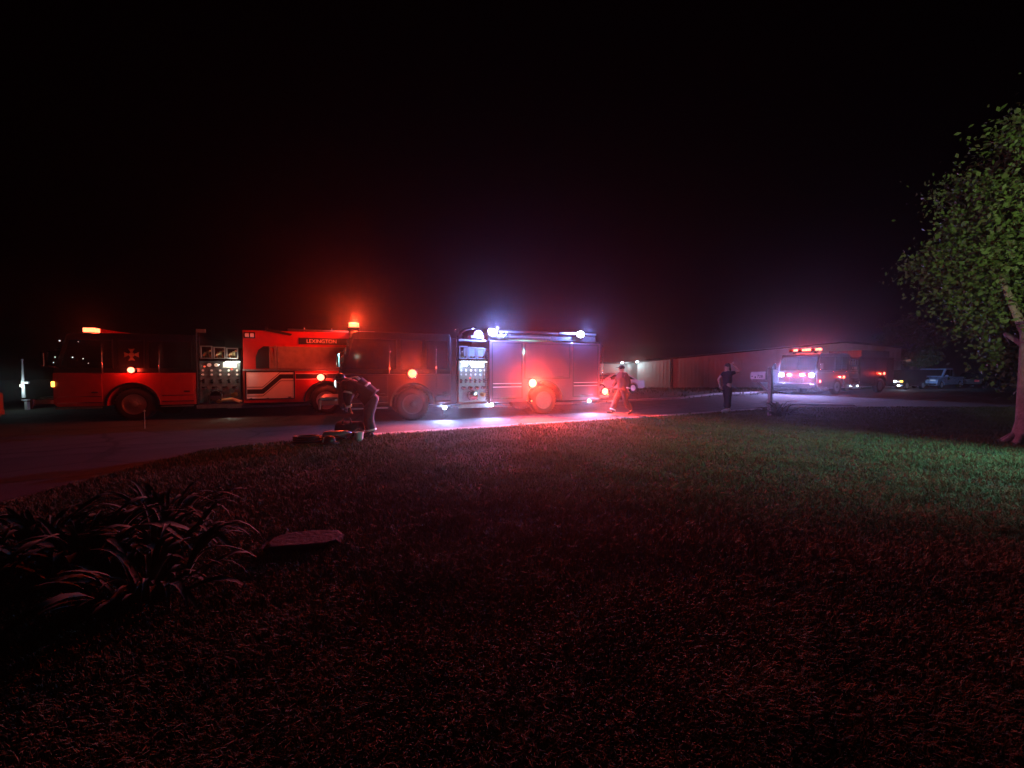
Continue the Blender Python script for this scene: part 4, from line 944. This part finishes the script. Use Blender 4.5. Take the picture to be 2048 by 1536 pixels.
# ------------------------------------------------------------------ lawn grass
def noise2(x, y, cell, seed):
    g_ = np.random.default_rng(seed).random((256, 256)); u, v = x/cell+100, y/cell+100
    i, j = np.floor(u).astype(int), np.floor(v).astype(int); a, b = u-i, v-j; a = a*a*(3-2*a); b = b*b*(3-2*b)
    G = lambda p, q: g_[p % 256, q % 256]
    return (G(i, j)*(1-a)+G(i+1, j)*a)*(1-b)+(G(i, j+1)*(1-a)+G(i+1, j+1)*a)*b
N = 820000
d = 1.3*(17/1.3)**rng.random(N)
x = rng.uniform(-1.5, 1.62, N)*d + rng.uniform(-.5, 1.8, N); y = d
pn = noise2(x, y, .45, 1)*.55+noise2(x, y, .13, 2)*.45
keep = (y < near_edge(x)-.2+noise2(x, y, .2, 4)*.14) & (rng.random(N) < .55+.6*pn)
keep &= ~((x < -6.15) | ((x < -4.4) & (y > 8.0+(x+5.85)*.85)))
keep &= ~((((x+1.93)/.36)**2+((y-3.5)/.22)**2) < 1)
x, y, d, pn = x[keep], y[keep], d[keep], pn[keep]
hh = (.034+.036*noise2(x, y, .6, 3))*(0.75+.5*pn)*np.clip(.45+d/9, .6, 1.1)
gr = blades('grass', np.c_[x, y, x*0], .6, 1.35, np.clip(.0022+.0008*d, .0028, .013), 'blade', .75)
co = np.empty(len(gr.data.vertices)*3); gr.data.vertices.foreach_get('co', co); co = co.reshape(-1, 5, 3)
ctr = (co[:, 0]+co[:, 1])/2
co[:, 2:] = np.concatenate([ctr[:, None]+ (co[:, 2:]-ctr[:, None])*np.array([1,1,1])*1.0], axis=1)
sc_ = hh[:, None]
for i in (2, 3, 4):
    co[:, i, 2] *= hh; 
    base_off = (co[:, 0] if i == 2 else co[:, 1] if i == 3 else ctr)
    co[:, i, :2] = base_off[:, :2] + (co[:, i, :2]-base_off[:, :2])*np.minimum(1, hh*1.6)[:, None] if i == 4 else base_off[:, :2] + (co[:, i, :2]-base_off[:, :2])*np.minimum(1, hh*1.2)[:, None]
gr.data.vertices.foreach_set('co', co.ravel()); gr.data.update()
tag(gr, kind='stuff')

# ------------------------------------------------------------------ yard lamp inferred from lit grass, porch flood added for tree, both unseen
yl = thing('unseen_yard_lamp', 'inferred unseen yard lamp on a post beside the house lighting the grass under the tree', 'lamp', (11.6, 3.4, 0))
part('post', MB().cyl((0, 0, 0), (0, 0, 3.1), .045, 8), 'black_paint', yl)
part('unseen_lamp_head', MB().box(-.3, .05, -.1, .1, 3.1, 3.2), 'black_paint', yl, bevel=.02)
part('lens', MB().box(-.28, -.04, -.08, .08, 3.085, 3.099), 'e_white', yl)
spot(yl, (-.16, .0, 3.06), (-3.8, 2.7, 0), (.36, 1, .98), 5200, 72, .9, .08)
spot(yl, (-.2, .1, 3.06), (-1.6, 5.0, 4.6), (.82, 1, .6), 150, 90, .9, .08)  # added spot that brightens the tree crown
pl = thing('added_porch_flood', 'unseen porch lamp on a short post behind the camera, with an added flood for the tree', 'lamp', (1.5, -3.2, 0))
part('post', MB().cyl((0, 0, 0), (0, 0, 2.5), .04, 8), 'black_paint', pl)
part('unseen_lamp_globe', MB().ell((0, 0, 2.6), (.1, .1, .12), 12, 8), 'e_warm', pl, smooth=True)
point(pl, (0, .3, 2.6), (1, .9, .62), 1.5, .1)
spot(pl, (.12, .1, 2.6), (9.6, 8.3, 5.0), (.80, 1, .55), 7000, 42, .8, .1)  # added flood aimed at the tree from out of view

# ------------------------------------------------------------------ haze
hz_ = MB().box(-95, 95, -25, 115, -1, 9.2)
ho = link('haze', hz_.mesh('haze')); hm_ = bpy.data.materials.new('haze'); hm_.use_nodes = True
nt = hm_.node_tree; nt.nodes.remove(nt.nodes['Principled BSDF']); pv = nt.nodes.new('ShaderNodeVolumePrincipled')
pv.inputs['Color'].default_value = (.9, .9, .92, 1); pv.inputs['Density'].default_value = HAZE_DENSITY; pv.inputs['Anisotropy'].default_value = .92
nt.links.new(pv.outputs[0], nt.nodes['Material Output'].inputs['Volume']); ho.data.materials.append(hm_)
tag(ho, kind='stuff')
